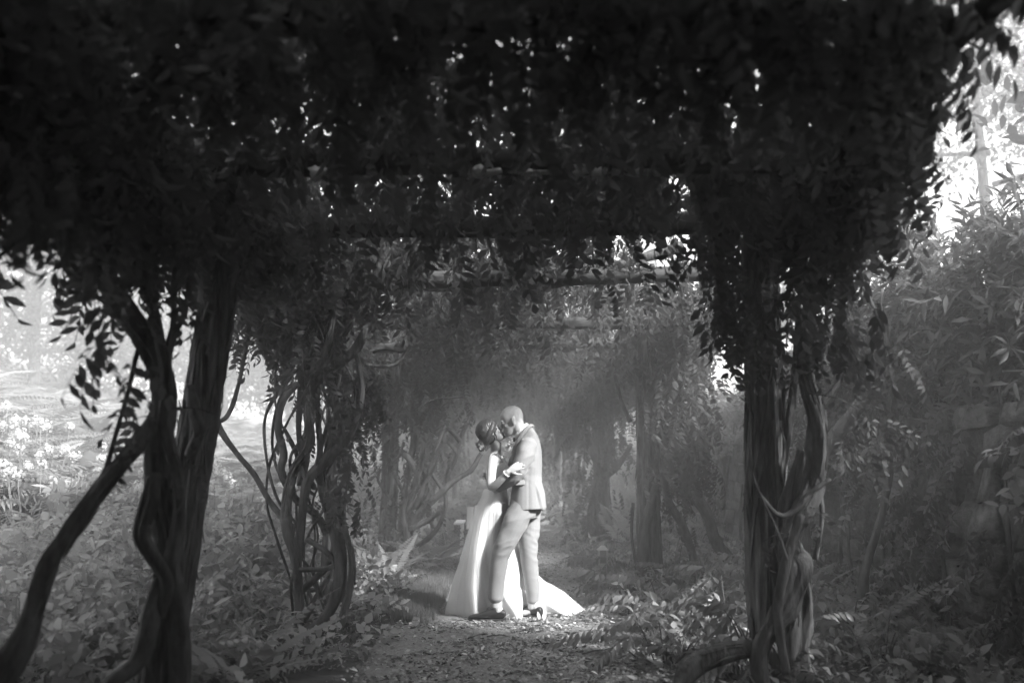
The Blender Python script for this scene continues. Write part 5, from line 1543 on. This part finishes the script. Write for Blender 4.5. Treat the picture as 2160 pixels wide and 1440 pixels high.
# bracelet
g = Geo(); wc = BA[-1].lerp(BA[-2], .25); wd = (BA[-1] - BA[-2]).normalized(); u_ = wd.orthogonal().normalized(); v_ = wd.cross(u_)
tube(g, [wc + (u_ * math.cos(t) + v_ * math.sin(t)) * .03 for t in np.linspace(0, 2 * PI, 17)], .0035, sides=6, rough=0); put('bracelet', g.mesh('bracelet', [M['silver']]), bride)

# gown: bodice with straps, full skirt with train, tulle over it
def grow(s, k): return (s[0], s[1] * (1 + k / s[1].length), s[2] * (1 + k / s[2].length))
g = Geo()
def hi(s, k, dz): q = grow(s, k); return (q[0] + Vector((0, 0, dz)), q[1], q[2])
loft(g, [grow(TB[1], .008), grow(TB[2], .008), grow(TB[3], .009), grow(TB[4], .009), hi(TB[5], .006, .0), hi(TB[5], .002, .018)], 24)
for s in (-1, 1): ball(g, Pp(1063, 992, DB + s * .062), (.05, .063, .058))
for s in (-1, 1):
    tube(g, [Pp(1028, 985, DB + s * .09), Pp(1032, 964, DB + s * .115), Pp(1040, 956, DB + s * .12), Pp(1051, 958, DB + s * .115), Pp(1061, 968, DB + s * .1), Pp(1067, 982, DB + s * .085)], [.012, .006, .005, .006, .012, .018], sides=8, rough=0)
me = fuse(g, 'gown', [M['lace']], .005, 3)
gown = put('gown', me, bride)
SK = np.array([  # z above ground, left edge, right edge in photo pixels, near and far depth
    (1.075, 1029, 1065, -.10, .155), (1.0, 1022.5, 1070, -.125, .19), (.92, 1012, 1073, -.13, .25), (.80, 1001, 1077, -.12, .31), (.61, 987, 1090, -.11, .41), (.45, 976, 1112, -.11, .5),
    (.28, 961.5, 1146, -.115, .6), (.16, 955, 1185, -.12, .67), (.09, 951, 1214, -.12, .72), (.04, 949.5, 1230, -.12, .74), (.012, 950, 1237, -.12, .75)])


def skirt(name, m, out, seed, nth=240, nz_=60, amp=1.0):
    V = []; zt_ = SK[:, 0][::-1]
    zs = .012 + (1.075 - .012) * (1 - np.linspace(0, 1, nz_)) ** 1.25
    for z in zs:
        L_, R__, N_, Fr = [np.interp(z, zt_, SK[::-1, c]) for c in (1, 2, 3, 4)]
        xl = (L_ - 1080) / F * YC - out; xr = (R__ - 1080) / F * YC + out * .5; yn = N_ - out * .4; yf = Fr + out
        t = 1 - z / 1.075
        for k in range(nth):
            th = 2 * PI * k / nth; ca, sa = math.cos(th), math.sin(th)
            wob = 1.6 * noise.noise(Vector((ca * 2, sa * 2, t * 1.5))); f = 1 + amp * (t ** .9) * (.034 * math.sin(9 * th + seed + 1.5 * t + wob) + .026 * math.sin(19 * th + 2 * seed - 2 * t + 1.7 * wob) + .016 * math.sin(37 * th + seed + 2 * wob) + .03 * noise.noise(Vector((ca * 6, sa * 6, t * 2.5))))
            x = (xl + xr) / 2 + (xr - xl) / 2 * ca * f; y = (yn + yf) / 2 + (yf - yn) / 2 * sa * f
            if sa < 0:   # the man's rear leg presses the cloth back
                q = min(1, max(0, (x - .03) / .1)); q2 = min(1, max(0, (x - .3) / .25)); y += .2 * q * q * (3 - 2 * q) * (-sa) * min(1, t * 2.2) * (1 - .6 * q2)
            if sa < 0: q = min(1, max(0, (-.2 - x) / .12)); y -= .10 * q * q * (3 - 2 * q) * (-sa) * min(1, t * 2)   # swings forward clear of his knee
            zz = z
            if x > .2: zz = z + .02 * noise.noise(Vector((x * 9, y * 9, 3))) * min(1, z / .06) + .035 * math.sin(x * 13 + y * 6 + seed) * min(1, z / .12) * t
            V.append(Vector((x, YC + y, zz)))
    I = np.arange(nth * nz_).reshape(nz_, nth); J = np.roll(I, -1, 1)
    Fc = np.stack([I[:-1], J[:-1], J[1:], I[1:]], -1).reshape(-1, 4)
    o = put(name, mesh_np(name, V, Fc, [M[m]]))
    o.parent = gown; o.data.transform(Matrix.Translation(-bride.location))
    return o


skirt('skirt', 'dress', 0.0, .4)
skirt('tulle_layer', 'tulle', .03, .4, 240, 60, 1.15)

# ------------------------------------------------------------------ haze
g = Geo(); g.box((0, 47.5, 6.7), (144, 149, 19.4))
hm = bpy.data.materials.new('haze_air'); hm.use_nodes = True
n_ = hm.node_tree; n_.nodes.clear()
pv = n_.nodes.new('ShaderNodeVolumePrincipled'); pv.inputs['Color'].default_value = (.96, .96, .96, 1); pv.inputs['Density'].default_value = HAZE_DENSITY; pv.inputs['Anisotropy'].default_value = 0.0
oo = n_.nodes.new('ShaderNodeOutputMaterial'); n_.links.new(pv.outputs[0], oo.inputs['Volume'])
hz = put('haze', g.mesh('haze', [hm], False)); hz['kind'] = 'stuff'
